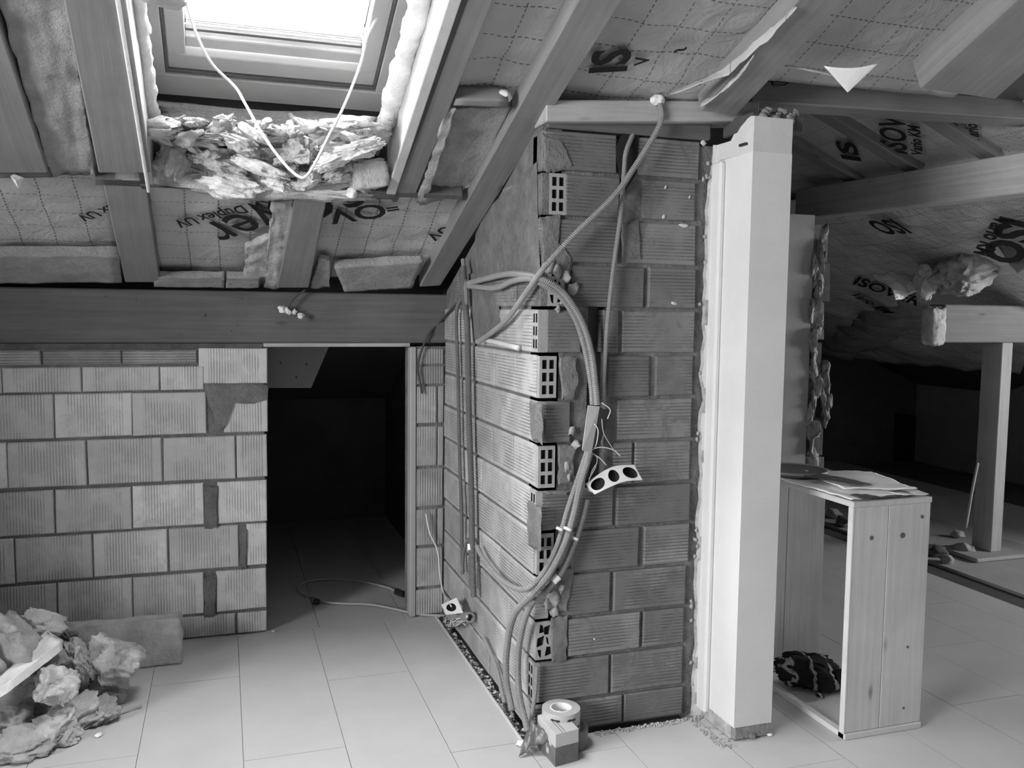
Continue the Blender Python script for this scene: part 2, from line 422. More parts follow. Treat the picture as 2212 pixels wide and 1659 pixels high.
def sheet(name, fn, nu, nv, mat, parent=None, thick=.004, uvf=None, smooth=True):
    """grid surface fn(s,t)->Vector with a little thickness along its normal"""
    V = []; Fc = []
    for j in range(nv + 1):
        for i in range(nu + 1): V.append(Vector(fn(i / nu, j / nv)))
    for j in range(nv):
        for i in range(nu):
            a = j * (nu + 1) + i; Fc.append((a, a + 1, a + nu + 2, a + nu + 1))
    me = bpy.data.meshes.new(name); me.from_pydata([tuple(v) for v in V], [], Fc)
    me.update()
    NN = [vv.normal.copy() for vv in me.vertices]; n = len(V)
    V2 = V + [V[i] + NN[i] * thick for i in range(n)]
    F2 = list(Fc) + [tuple(k + n for k in f[::-1]) for f in Fc]
    bd = [j * (nu + 1) for j in range(nv + 1)]
    def strip(ids, flip):
        for a, b_ in zip(ids, ids[1:]): F2.append((a, b_, b_ + n, a + n) if flip else (b_, a, a + n, b_ + n))
    strip([i for i in range(nu + 1)], False); strip([nv * (nu + 1) + i for i in range(nu + 1)], True)
    strip([j * (nu + 1) for j in range(nv + 1)], True); strip([j * (nu + 1) + nu for j in range(nv + 1)], False)
    bpy.data.meshes.remove(me)
    uvs = None
    if uvf:
        uu = [uvf(v) for v in V2]; uvs = {'UVMap': lambda i: uu[i]}
    return mesh(name, V2, F2, mat, parent, uvs=uvs, smooth=smooth)
def quadfn(p00, p10, p11, p01, N=None, amp=0.0, fr=6.0, seed=0, sag=0.0):
    p00, p10, p11, p01 = map(Vector, (p00, p10, p11, p01)); sv = Vector((seed * 7.3, seed * 3.1, seed))
    def fn(s, t):
        p = p00.lerp(p10, s).lerp(p01.lerp(p11, s), t)
        if N is not None:
            e = 4 * s * (1 - s)
            p = p + N * (amp * (noise.noise(p * fr + sv) + .5 * noise.noise(p * fr * 2.7 + sv)) - sag * e)
        return p
    return fn
def wad(name, c, size, rot=(0, 0, 0), seed=0, mat='wool', rough=.3, fold=.35, sub=4, flat=None, parent=None, boxy=.0):
    """a torn lump of glass wool: icosphere pulled into ragged folds"""
    bm = bmesh.new(); bmesh.ops.create_icosphere(bm, subdivisions=sub, radius=1)
    sv = Vector((seed * 13.7, seed * 5.3 + 2, seed * 9.1)); M = Matrix.Rotation(rot[2], 3, 'Z') @ Matrix.Rotation(rot[1], 3, 'Y') @ Matrix.Rotation(rot[0], 3, 'X')
    for v in bm.verts:
        p = v.co.copy()
        mx_ = max(abs(p.x), abs(p.y), abs(p.z)); p = p.lerp(p / mx_, boxy * .8)
        w = noise.noise_vector(p * 1.1 + sv) * (rough * 1.2) + noise.noise_vector(p * 2.7 + sv * 1.7) * (rough * .5)
        p = p + w
        a_ = Vector((p.x * 1.1, p.y * 3.2, p.z * 3.2)) + sv            # folds run along the long axis
        f_ = fold * (.34 * (1 - 3.2 * abs(noise.noise(a_))) + .13 * (1 - 3 * abs(noise.noise(a_ * 2.3))))
        q_ = Vector((p.x * size[0], p.y * size[1], p.z * size[2])) * 34
        f_ += rough * (.34 * noise.noise(q_ + sv) + .26 * noise.noise(q_ * 2.4 + sv))
        p = p * (1 + f_ * .62)
        q = Vector((p.x * size[0], p.y * size[1], p.z * size[2]))
        v.co = M @ q + Vector(c)
    if flat is not None:
        for v in bm.verts:
            if v.co.z < flat: v.co.z = flat + random.Random(int(v.index)).uniform(0, .004)
    me = bpy.data.meshes.new(name); bm.to_mesh(me); bm.free()
    return link(name, me, mat, parent, smooth=True)
def slab(name, q, thick, mat, parent=None, amp=.006, n=18, seed=0, fr=14):
    """soft insulation slab: subdivided hexahedron with ragged faces"""
    q = [Vector(p) for p in q]; t = Vector(thick)
    bm = bmesh.new(); bv = [bm.verts.new(p) for p in q + [p + t for p in q]]
    for f in QF: bm.faces.new([bv[i] for i in f])
    bmesh.ops.recalc_face_normals(bm, faces=bm.faces)
    L = max((q[3] - q[0]).length, (q[1] - q[0]).length)
    bmesh.ops.subdivide_edges(bm, edges=list(bm.edges), cuts=n, use_grid_fill=True)
    bm.normal_update(); sv = Vector((seed, seed * 2.2, seed * .7))
    for v in bm.verts:
        v.co += v.normal * amp * (noise.noise(v.co * fr + sv) + .7 * noise.noise(v.co * fr * 3 + sv))
    me = bpy.data.meshes.new(name); bm.to_mesh(me); bm.free()
    return link(name, me, mat, parent, smooth=True)
_curve_cache = {}
def lettering(txt, A, B, n_view, parent, bold=.012, lift=.004, name='lettering', mat='ink', squeeze=1.0, wrap=None):
    """flat printed text, baseline from A to B, seen from the side n_view points to"""
    A, B = Vector(A), Vector(B); d = (B - A); L = d.length; d.normalize()
    n = Vector(n_view).normalized(); n = (n - d * n.dot(d)).normalized(); up = n.cross(d)
    cu = bpy.data.curves.new('t', 'FONT'); cu.body = txt; cu.size = 1; cu.offset = bold; cu.resolution_u = 3
    ob = bpy.data.objects.new('t', cu)
    me = bpy.data.meshes.new_from_object(ob); bpy.data.objects.remove(ob); bpy.data.curves.remove(cu)
    xs = [v.co.x for v in me.vertices]; x0, x1 = min(xs), max(xs); s = L / (x1 - x0)
    for v in me.vertices:
        p = A + d * ((v.co.x - x0) * s) + up * (v.co.y * s * squeeze) + n * lift
        if wrap: p = wrap(p)
        v.co = p
    me.name = name
    return link(name, me, mat, parent)

# ------------------------------------------------------------------ the setting: floor
X3, Y3, Z3 = Vector((1, 0, 0)), Vector((0, 1, 0)), Vector((0, 0, 1))
rnd = random.Random(4)
floor = mesh('floor', [(-4.6, -2.7, -.045), (9, -2.7, -.045), (9, 8, -.045), (-4.6, 8, -.045), (-4.6, -2.7, -.2), (9, -2.7, -.2), (9, 8, -.2), (-4.6, 8, -.2)], QF, 'subfloor')
floor['kind'] = 'structure'
def floor_piece(x0, x1, y0, y1):
    z = -rnd.uniform(0, .0006); gp = .0008
    o = box('floor_board', (x0 + gp, y0 + gp, -.045), (x1 - gp, y1 - gp, z), ['floor', 'concrete'], floor, 0)
    for p in o.data.polygons: p.material_index = 0 if p.normal.z > .9 or p.normal.z < -.9 else 1
# boards left of the block partition (33 cm wide, staggered) - they stop short of the wall at X=.945
W_ = .326
for i in range(-14, 3):
    xa = .693 + (i - 0) * W_ - W_; xb = xa + W_
    if i == 2: continue
    if i == 1: xb = .945
    y = -2.7 + (i * .53) % 1.2
    ys = [-2.7] + [v for v in [y + .0 + k * 1.22 for k in range(0, 6)] if -2.6 < v < 4.0]
    ys = sorted(set(ys)) + [4.0]
    for a, b_ in zip(ys, ys[1:]): floor_piece(xa, xb, a, b_)
xs = [.945 + k * W_ for k in range(0, 16)]
for k, (a, b_) in enumerate(zip(xs, xs[1:])):
    lim = 2.705 if b_ < 1.66 else 7.4
    if b_ > 5.6: lim = 7.4
    ys = [-2.7] + [v for v in [-2.3 + (k * .47) % 1.2 + j * 1.22 for j in range(9)] if -2.6 < v < lim - .1] + [lim]
    for p, q in zip(ys, ys[1:]):
        if b_ > 3.78 and a < 3.95 and q > 2.9: continue
        floor_piece(a, b_, p, q)
# the boards beside the dark floor channel on the right
box('floor_board', (3.555, 2.9, -.045), (3.79, 7.4, -.001), 'floor', floor, .0008)
box('floor_board', (3.97, 2.9, -.045), (4.85, 7.4, .004), 'plaster_grey', floor, .0008)
# floor inside the low store beyond the doorway
for k in range(6):
    box('floor_board', (-1.2 + k * .4, 4.003, -.045), (-1.202 + (k + 1) * .4, 6.2, -.004), 'floor', floor, .0008)

# ------------------------------------------------------------------ walls
def struct(o): o['kind'] = 'structure'; return o
def prism(name, poly, axis, a, b_, mat, parent=None):
    """poly in the two other axes, extruded along axis from a to b"""
    def P(p, w):
        if axis == 'X': return (w, p[0], p[1])
        if axis == 'Y': return (p[0], w, p[1])
        return (p[0], p[1], w)
    n = len(poly); V = [P(p, a) for p in poly] + [P(p, b_) for p in poly]
    Fc = [tuple(range(n)), tuple(range(n, 2 * n))[::-1]] + [(i, i + n, (i + 1) % n + n, (i + 1) % n) for i in range(n)]
    return mesh(name, V, Fc, mat, parent)
YB = 4.02
# knee wall with the doorway
wall_back = struct(prism('wall_back', [(LX, 0), (.165, 0), (.165, 1.285), (LX, 1.285)], 'Y', YB + .008, YB + .12, 'mortar'))
jamb = struct(prism('wall_back_jamb', [(.822, 0), (1.06, 0), (1.06, 1.285), (.822, 1.285)], 'Y', YB + .008, YB + .12, 'mortar'))
jamb.name = 'wall_back.001'
def bw(px0, px1, py0, py1, mat='block_left', dz=0):
    ym = (py0 + py1) / 2
    a = onY(px0, ym, YB).x; b_ = onY(px1, ym, YB).x
    xm = min(max((px0 + px1) / 2, 0), 575)
    z1 = onY(290, py0, YB).z; z0 = onY(290, py1, YB).z
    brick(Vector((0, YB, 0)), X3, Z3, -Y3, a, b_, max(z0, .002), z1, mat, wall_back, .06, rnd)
rows = [ # y range at x=290, joints
 (757, 786, [(-250, -80), (-76, 88), (92, 262), (265, 425)], 'block_thin'),
 (793, 844, [(-330, -170), (-167, 3), (5, 175), (178, 344), (347, 440)], 'block_left'),
 (849, 941, [(-390, -225), (-222, -55), (-52, 116), (118, 285), (287, 445), (484, 578)], 'block_left'),
 (948, 1043, [(-330, -160), (-157, 14), (17, 186), (190, 350), (354, 508), (511, 577)], 'block_left'),
 (1051, 1142, [(-390, -225), (-222, -55), (-52, 116), (120, 284), (287, 441), (470, 577)], 'block_left'),
 (1148, 1241, [(-310, -140), (-137, 30), (33, 198), (203, 362), (366, 516), (533, 577)], 'block_left'),
 (1248, 1338, [(-390, -220), (-217, -47), (-44, 121), (125, 286), (289, 441), (468, 576)], 'block_left'),
 (1345, 1402, [(-310, -140), (-137, 30), (33, 190), (194, 356), (360, 508), (514, 576)], 'block_left')]
for y0, y1, js, mt in rows:
    for a, b_ in js: bw(a, b_, y0, y1, mt)
bw(429, 578, 752, 832)
# mortar patches smeared between the blocks (parts of the wall)
def patch(px, py, parent, plane, mat='mortar', n=14, seed=1, t=.006):
    cx_ = sum(px) / len(px); V = []; R = random.Random(seed)
    pts = list(zip(px, py)); P2 = []
    for (a, b_), (c_, d_) in zip(pts, pts[1:] + pts[:1]):
        for k in range(5):
            s = k / 5; jx = R.uniform(-2.5, 2.5) if k else 0
            P2.append((a + (c_ - a) * s + jx, b_ + (d_ - b_) * s + R.uniform(-2.5, 2.5)))
    base = [plane(x, y) for x, y in P2]; n_ = len(base)
    ctr = sum(base, Vector()) / n_
    towards = (O - ctr); nn = (base[5] - base[0]).cross(base[10 % n_] - base[5]).normalized()
    if nn.dot(towards) < 0: nn = -nn
    inner = [ctr.lerp(b_, .85) + nn * t for b_ in base]
    V = base + inner + [ctr + nn * t * 1.3]
    Fc = [(i, (i + 1) % n_, n_ + (i + 1) % n_, n_ + i) for i in range(n_)] + [(n_ + i, n_ + (i + 1) % n_, 2 * n_) for i in range(n_)]
    return mesh('mortar_patch', V, Fc, mat, parent)
pb = lambda x, y: onY(x, y, YB - .001)
patch([442, 577, 578, 545, 488, 486, 470, 445], [830, 833, 862, 872, 862, 925, 926, 850], wall_back, pb, 'mortar', seed=3)
patch([440, 472, 470, 442], [1052, 1050, 1140, 1142], wall_back, pb, seed=4)
patch([440, 468, 466, 442], [1248, 1240, 1330, 1336], wall_back, pb, seed=5)
patch([517, 534, 532, 519], [1148, 1142, 1226, 1230], wall_back, pb, seed=6)
# jamb strip right of the doorway
ysj = [(753, 787), (790, 830), (834, 914), (921, 1006), (1012, 1094), (1100, 1177), (1183, 1266), (1272, 1326)]
for k, (y0, y1) in enumerate(ysj):
    z1 = onY(930, y0, YB).z; z0 = max(onY(930, y1, YB).z, .002)
    if k in (2, 3, 5):
        brick(Vector((0, YB, 0)), X3, Z3, -Y3, .853, .95, z0, z1, 'block_jamb', jamb, .06, rnd)
        brick(Vector((0, YB, 0)), X3, Z3, -Y3, .956, .983, z0, z1, 'clay', jamb, .06, rnd)
    else: brick(Vector((0, YB, 0)), X3, Z3, -Y3, .853, .983, z0, z1, 'block_jamb', jamb, .06, rnd)
box('corner_render', (.821, YB - .006, 0), (.850, YB + .06, 1.283), 'plaster_grey', jamb, .004)
# lintel gap filler under the beam
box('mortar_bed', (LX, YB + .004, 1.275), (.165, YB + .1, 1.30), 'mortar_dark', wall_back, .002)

# side wall (blocks, faces the left) and front wall (faces the camera)
XS, YC = .985, 2.725
courses = [0.004, .116, .267, .409, .563, .713, .859, 1.012, 1.161, 1.312, 1.465, 1.613, 1.763, 1.908, 2.045]
wall_side = struct(prism('wall_inner', [(YC + .012, 0), (YB, 0), (YB, roofz(YB) - .0), (YC + .012, roofz(YC) - .005)], 'X', XS + .008, XS + .075, 'mortar'))
def clip_row(z1, off=.0):
    """largest Y at which a course top stays under the rafters"""
    return 4.02 - (z1 + off - 1.54) / TA
FRONT_HOLES = {1: 0, 3: 1, 5: 1, 7: 1, 9: 1, 10: 2, 12: 1}
side_off = {0: 2.86, 1: 2.79, 2: 2.985, 3: 2.90, 4: 2.94, 5: 2.83, 6: 2.81, 7: 2.985, 8: 2.80, 9: 2.972, 10: 2.83, 11: 2.95, 12: 2.82}
for k in range(13):
    z0, z1 = courses[k] + .005, courses[k + 1] - .005
    ymax = min(YB - .002, clip_row(z1) - .02)
    front_hole = k in (2, 4, 6, 8, 10, 12)
    front_hole = k in (2, 4, 6, 8, 10, 12)
    js = [YC + .02]
    y = side_off[k] + (.145 if k % 2 else 0)
    if k in (1, 5, 7, 9): js = [YC + .064]
    elif not front_hole: js = [YC + .002]
    first = {8: 2.972, 7: 3.105, 6: 2.985, 5: 3.125, 4: 2.99, 3: 3.13, 9: 3.08, 10: 2.96, 2: 3.0, 1: 3.15, 0: 3.0, 11: 3.12, 12: 2.98}[k]
    js.append(first)
    while js[-1] < ymax: js.append(js[-1] + .252)
    js[-1] = ymax
    if len(js) > 2 and js[-1] - js[-2] < .04: js.pop(-2)
    for a, b_ in zip(js, js[1:]):
        if b_ - a < .02: continue
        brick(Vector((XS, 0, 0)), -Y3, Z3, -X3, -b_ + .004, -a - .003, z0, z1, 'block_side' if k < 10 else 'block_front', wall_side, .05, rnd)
wall_front = struct(prism('wall_inner.001', [(XS + .008, 0), (1.165, 0), (1.165, 2.03), (XS + .008, 2.03)], 'Y', YC + .012, YC + .10, 'mortar'))
def coreF(x0, x1, z0, z1, y=YC + .012, mat='mortar'):
    return box('mortar_core', (x0, y, z0), (x1, YC + .10, z1), mat, wall_front, .001)
coreF(1.165, 1.62, 0, .75); coreF(1.235, 1.62, .75, 2.03)
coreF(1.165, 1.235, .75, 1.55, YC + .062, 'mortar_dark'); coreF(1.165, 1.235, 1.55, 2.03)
fr_rows = {
 13: (330, [(1176, 1332), (1378, 1512)]), 12: (428, [(1222, 1338), (1388, 1503)]), 11: (523, [(1178, 1200), (1206, 1336), (1356, 1503)]),
 10: (619, [(1236, 1392), (1402, 1503)]), 9: (716, [(1180, 1256), (1303, 1336), (1345, 1500)]), 8: (813, [(1314, 1404), (1418, 1498)]),
 7: (907, [(1176, 1232), (1334, 1493)]), 6: (1000, [(1326, 1366), (1372, 1492)]), 5: (1093, [(1170, 1325), (1333, 1490)]),
 4: (1184, [(1236, 1380), (1391, 1488)]), 3: (1275, [(1200, 1318), (1326, 1480)]), 2: (1364, [(1227, 1382), (1389, 1476)]),
 1: (1451, [(1158, 1315), (1322, 1474)]), 0: (1530, [(1154, 1344), (1349, 1474)])}
for k, (ym, js) in fr_rows.items():
    z0, z1 = courses[k] + .006, courses[k + 1] - .006
    for a, b_ in js:
        xa, xb = onY(a, ym, YC).x, onY(b_, ym, YC).x
        if k in (0, 1, 3, 5, 7, 9, 11) and a == js[0][0]:
            xa = max(xa, XS + (.016 if k in (1, 5, 7, 9) else .002))
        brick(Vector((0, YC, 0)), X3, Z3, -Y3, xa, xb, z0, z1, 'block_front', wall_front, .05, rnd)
for k in (12, 10, 8, 6, 4, 2):
    z0, z1 = courses[k] + .006, courses[k + 1] - .006
    hollow(Vector((0, YC, 0)), X3, Z3, -Y3, XS + (.004 if k < 9 else .03), XS + (.064 if k < 9 else .088), z0, z1, wall_front, skew=.012 if k in (2, 10) else 0)
for k in (9, 7, 5, 1):
    z0, z1 = courses[k] + .006, courses[k + 1] - .006
    hollow(Vector((XS, 0, 0)), -Y3, Z3, -X3, -(YC + .06), -(YC + .004), z0, z1, wall_side)
for z0, z1 in ((1.47, 1.608), (1.768, 1.903), (1.908, 2.04)):
    box('corner_filler', (XS + .002, YC + .001, z0), (XS + .033, YC + .05, z1), 'mortar', wall_front, .004)
pf = lambda x, y: onY(x, y, YC - .001); ps = lambda x, y: onX(x, y, XS - .001)
patch([1208, 1245, 1250, 1240, 1212], [768, 772, 830, 862, 864], wall_front, pf, 'mortar', seed=11)
patch([1205, 1244, 1238, 1242, 1206], [960, 965, 1000, 1045, 1048], wall_front, pf, 'mortar', seed=12)
patch([1190, 1226, 1225, 1192], [1335, 1330, 1430, 1432], wall_front, pf, 'mortar', seed=13)
patch([1165, 1210, 1205, 1235, 1230, 1170], [470, 462, 520, 560, 600, 590], wall_front, pf, 'mortar', seed=14)
patch([1170, 1215, 1240, 1200, 1175], [285, 300, 360, 372, 370], wall_front, pf, 'mortar', seed=15)
patch([1340, 1380, 1385, 1345], [480, 478, 560, 560], wall_front, pf, 'mortar', seed=16)
patch([1175, 1230, 1222, 1180], [1060, 1062, 1068, 1066], wall_front, pf, 'mortar', seed=17)
patch([1180, 1240, 1225, 1185], [1236, 1230, 1320, 1318], wall_front, pf, 'mortar', seed=18)
patch([1032, 1160, 1168, 1100, 1020], [470, 350, 600, 590, 640], wall_side, ps, 'mortar', seed=19)
patch([1018, 1070, 1085, 1060, 1022], [620, 628, 700, 728, 735], wall_side, ps, 'mortar', seed=20)
patch([1145, 1172, 1172, 1150], [865, 875, 960, 950], wall_side, ps, 'mortar', seed=21)
patch([1140, 1168, 1168, 1142], [1080, 1095, 1190, 1180], wall_side, ps, 'mortar', seed=22)
# chipped rubble around the chase
for i, (px, py, s) in enumerate([(1185, 575, .02), (1205, 588, .024), (1222, 600, .02), (1238, 622, .018), (1215, 650, .014), (1205, 668, .012), (1195, 1290, .024), (1183, 1305, .02), (1210, 1270, .018), (1198, 1322, .016), (1225, 1005, .016), (1228, 1030, .014), (1243, 960, .014), (1236, 930, .014)]):
    c = onY(px, py, YC - .004)
    wad('broken_edge', c, (s, s * .5, s * 1.1), (0, 0, i), 40 + i, 'clay' if i % 2 else 'plaster_torn', .5, .5, 2, parent=wall_front)
for i, (px, py, sx, sz) in enumerate([(1476, 487, .020, .006), (1434, 468, .006, .007), (1456, 655, .011, .006), (1438, 404, .004, .006), (1520, 308, .010, .010), (1490, 425, .004, .005), (1284, 1380, .004, .004)]):
    wad('plaster_splash', onY(px, py, YC - .002), (sx, .003, sz), (0, .1 * i, 0), 60 + i, 'plaster_raw', .5, .3, 2, parent=wall_front)
# black patch painting a shaded hole above, where a conduit leaves the wall
prism_pts = [onY(x, y, YC - .004) for x, y in [(1368, 283), (1380, 290), (1376, 330), (1372, 380), (1350, 415), (1334, 425), (1345, 395), (1334, 350), (1330, 318), (1345, 292)]]
mesh('chase_shade_patch', prism_pts + [p + Vector((0, .05, 0)) for p in prism_pts], [tuple(range(10))] + [(i, (i + 1) % 10, 10 + (i + 1) % 10, 10 + i) for i in range(10)], 'hole', wall_front)

# plastered wall end (pier) and torn plaster edge
pier = struct(prism('wall_pier', [(1.628, 2.50), (1.776, 2.50), (1.776, 3.0), (1.62, 3.0), (1.62, 2.70), (1.628, 2.69)], 'Z', .05, 1.975, 'plaster'))
capp = prism('raw_plaster_top', [(1.629, 2.501), (1.775, 2.501), (1.775, 3.0), (1.622, 3.0), (1.622, 2.70)], 'Z', 1.975, 2.03, 'plaster_raw', pier)
# ragged crown following the torn plaster line
cr = []; R = random.Random(8)
for i in range(13):
    s = i / 12; cr.append((2.735 - s * .235, 2.0 + (.09 * min(1, max(0, (s - .15) * 1.4))) + R.uniform(-.006, .006)))
mesh('raw_plaster_crown', [(1.629, y, 2.028) for y, z in cr] + [(1.629, y, z) for y, z in cr] + [(1.775, y, z) for y, z in cr] + [(1.775, y, 2.028) for y, z in cr],
     [(i, i + 1, 14 + i, 13 + i) for i in range(12)] + [(13 + i, 14 + i, 27 + i, 26 + i) for i in range(12)] + [(26 + i, 27 + i, 40 + i, 39 + i) for i in range(12)] + [(12, 25, 38, 51)], 'plaster_raw', pier)
box('concrete_foot', (1.632, 2.504, 0), (1.770, 2.99, .052), 'concrete', pier, .006)
box('plaster_foot', (1.626, 2.52, .0), (1.640, 2.72, .052), 'plaster_torn', pier, .004)
for i, (px, py, s) in enumerate([(1600, 1590, .012), (1625, 1590, .01), (1645, 1582, .009), (1583, 1585, .01), (1560, 1572, .01)]):
    wad('concrete_foot', onZ(px, py, .01), (s, s, s), (0, 0, i), 80 + i, 'concrete', .5, .5, 2, parent=pier)
# plaster skim with torn left border, on the front wall
ZZ = [.0 + i * 2.03 / 46 for i in range(47)]; R = random.Random(21); Lb = []
for z in ZZ:
    n_ = .012 * noise.noise(Vector((z * 9, 3, 1))) + .01 * noise.noise(Vector((z * 31, 8, 1))) + .004 * R.uniform(-1, 1)
    Lb.append(1.592 + n_ + (.02 if z > 1.9 else 0))
V = []; Fc = []
for i, z in enumerate(ZZ):
    V += [(Lb[i], YC - .001, z), (Lb[i] + .006, YC - .012, z), (1.607, YC - .013, z), (1.6285, YC - .016, z), (1.6285, YC + .02, z)]
for i in range(len(ZZ) - 1):
    for k in range(4): a = i * 5 + k; Fc.append((a, a + 1, a + 6, a + 5))
mesh('plaster_skim', V, Fc, ['plaster_torn', 'plaster'], wall_front, mats=[0 if (j % 4) < 1 else (0 if (j % 4) == 1 and R.random() < .3 else 1) for j in range(len(Fc))])
box('plaster_arris', (1.607, 2.66, .03), (1.632, 2.72, 1.97), 'plaster', pier, .008)
for i in range(26):
    z = R.uniform(.1, 2.0)
    wad('plaster_crumb', (1.588 + R.uniform(-.012, .012), YC - .006, z), (.007, .005, .009), (0, 0, i), 100 + i, 'plaster_torn', .5, .5, 1, parent=wall_front)
box('dowel', (1.618, 2.53, 2.0), (1.628, 2.57, 2.008), 'black', pier, .001)
# wooden block cavity over the pier
# grey plaster wall segment deeper behind the pier with broken block edge
PW = 3.6
wall_mid = struct(box('wall_right', (1.80, PW, 0), (2.70, PW + .09, 1.93), 'plaster_grey', None, .003))
R = random.Random(5)
zc = 0
k = 0
while zc < 1.88:
    h = .19
    x1 = 2.80 + R.uniform(-.02, .02) - (.03 if .9 < zc < 1.3 else 0)
    brick(Vector((0, PW + .02, 0)), X3, Z3, -Y3, 2.705, x1, zc + .004, min(zc + h - .006, 1.93), 'mortar' if k % 2 else 'mortar_dark', wall_mid, .10, R, .006)
    zc += h; k += 1
for i in range(16):
    wad('torn_plaster', (2.70 + R.uniform(0, .05), PW - .004, .75 + i * .072), (.016 + .008 * (i % 3), .010, .055), (0, .12 * ((i % 3) - 1), i), 200 + i, 'plaster_torn', .6, .6, 3, parent=wall_mid)
for i in range(5):
    wad('torn_plaster', (2.81 + R.uniform(-.01, .02), PW + .02, .95 + i * .06), (.014, .02, .05), (0, .1, i), 230 + i, 'concrete', .6, .6, 3, parent=wall_mid)

# outer shell: gables, rear and far walls
wall_left = struct(box('wall_left', (LX - .1, -2.7, -.1), (LX, GW[0], 3.9), 'shell', None, 0))
box('wall_piece', (LX - .1, GW[1], -.1), (LX, YB + .1, 3.9), 'shell', wall_left, 0)
box('wall_piece', (LX - .1, GW[0], -.1), (LX, GW[1], GW[2]), 'shell', wall_left, 0)
box('wall_piece', (LX - .1, GW[0], GW[3]), (LX, GW[1], 3.9), 'shell', wall_left, 0)
w2 = struct(box('window_2', (LX - .08, GW[0], GW[2]), (LX - .02, GW[0] + .06, GW[3]), 'frame', None, .003))
box('frame_member', (LX - .08, GW[1] - .06, GW[2]), (LX - .02, GW[1], GW[3]), 'frame', w2, .003)
box('frame_member', (LX - .08, GW[0] + .06, GW[2]), (LX - .02, GW[1] - .06, GW[2] + .06), 'frame', w2, .003)
box('frame_member', (LX - .08, GW[0] + .06, GW[3] - .06), (LX - .02, GW[1] - .06, GW[3]), 'frame', w2, .003)
box('pane', (LX - .055, GW[0] + .06, GW[2] + .06), (LX - .049, GW[1] - .06, GW[3] - .06), 'glass', w2, 0)
RY = -2.6
struct(box('wall_rear', (LX, RY - .1, -.1), (9, RY, 3.9), 'shell', None, 0))
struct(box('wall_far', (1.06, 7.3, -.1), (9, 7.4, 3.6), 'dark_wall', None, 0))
q_ = [onY(x, y, 7.285) for x, y in [(1935, 892), (2118, 920), (2116, 1072), (1930, 1066)]]
mesh('dark_opening_patch', q_ + [p + Vector((0, .02, 0)) for p in q_], QF, 'hole', bpy.data.objects['wall_far'])  # thin black plate painting the shade of a deeper opening
wall_right = struct(box('wall_end', (EX, -2.7, -.1), (EX + .1, RW[0], 3.9), 'shell', None, 0))
box('wall_piece', (EX, RW[1], -.1), (EX + .1, 7.4, 3.9), 'shell', wall_right, 0)
box('wall_piece', (EX, RW[0], -.1), (EX + .1, RW[1], RW[2]), 'shell', wall_right, 0)
box('wall_piece', (EX, RW[0], RW[3]), (EX + .1, RW[1], 3.9), 'shell', wall_right, 0)
w3 = struct(box('fill_window', (EX + .02, RW[0], RW[2]), (EX + .08, RW[0] + .06, RW[3]), 'frame', None, .003))  # unseen window, added to brighten the right background
box('frame_member', (EX + .02, RW[1] - .06, RW[2]), (EX + .08, RW[1], RW[3]), 'frame', w3, .003)
box('frame_member', (EX + .02, RW[0] + .06, RW[2]), (EX + .08, RW[1] - .06, RW[2] + .06), 'frame', w3, .003)
box('frame_member', (EX + .02, RW[0] + .06, RW[3] - .06), (EX + .08, RW[1] - .06, RW[3]), 'frame', w3, .003)
box('pane', (EX + .049, RW[0] + .06, RW[2] + .06), (EX + .055, RW[1] - .06, RW[3] - .06), 'glass', w3, 0)
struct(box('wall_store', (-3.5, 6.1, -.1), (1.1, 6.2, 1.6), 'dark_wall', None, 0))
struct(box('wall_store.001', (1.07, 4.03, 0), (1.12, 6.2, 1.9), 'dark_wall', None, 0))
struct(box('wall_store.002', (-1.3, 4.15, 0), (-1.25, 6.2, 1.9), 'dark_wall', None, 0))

# roof deck (main slope with skylight hole; falls to the eaves beyond)
DO = .16
def deck(name, x0, x1, y0, y1, off, mat, parent=None):
    q = [(x0, y0, roofz(y0, off)), (x1, y0, roofz(y0, off)), (x1, y1, roofz(y1, off)), (x0, y1, roofz(y1, off))]
    return hexa(name, q, (0, 0, .03), mat, parent, 0)
sx0, sx1, sy0, sy1 = -.235, .60, 1.86, 3.24
holes = [(sx0, sx1, sy0, sy1)]
gx = sorted({LX - .1, 1.9, 9, *[h[0] for h in holes], *[h[1] for h in holes]}); gy = sorted({-1, 2.72, 6.3, *[h[2] for h in holes], *[h[3] for h in holes]})
ceiling = None
for i in range(len(gx) - 1):
    for j in range(len(gy) - 1):
        mx_, my_ = (gx[i] + gx[i + 1]) / 2, (gy[j] + gy[j + 1]) / 2
        if any(h[0] < mx_ < h[1] and h[2] < my_ < h[3] for h in holes): continue
        if mx_ > 1.9 and my_ > 2.72: continue
        o = deck('ceiling' if ceiling is None else 'roof_deck', gx[i], gx[i + 1], gy[j], gy[j + 1], DO, 'deck', ceiling)
        if ceiling is None: ceiling = struct(o)
def bdeck(x0, x1, y0, y1):
    hexa('roof_deck', [(x0, y0, backz(y0, DO)), (x1, y0, backz(y0, DO)), (x1, y1, backz(y1, DO)), (x0, y1, backz(y1, DO))], (0, 0, .03), 'deck', ceiling, 0)
bdeck(LX - .1, 9, -2.7, -1)
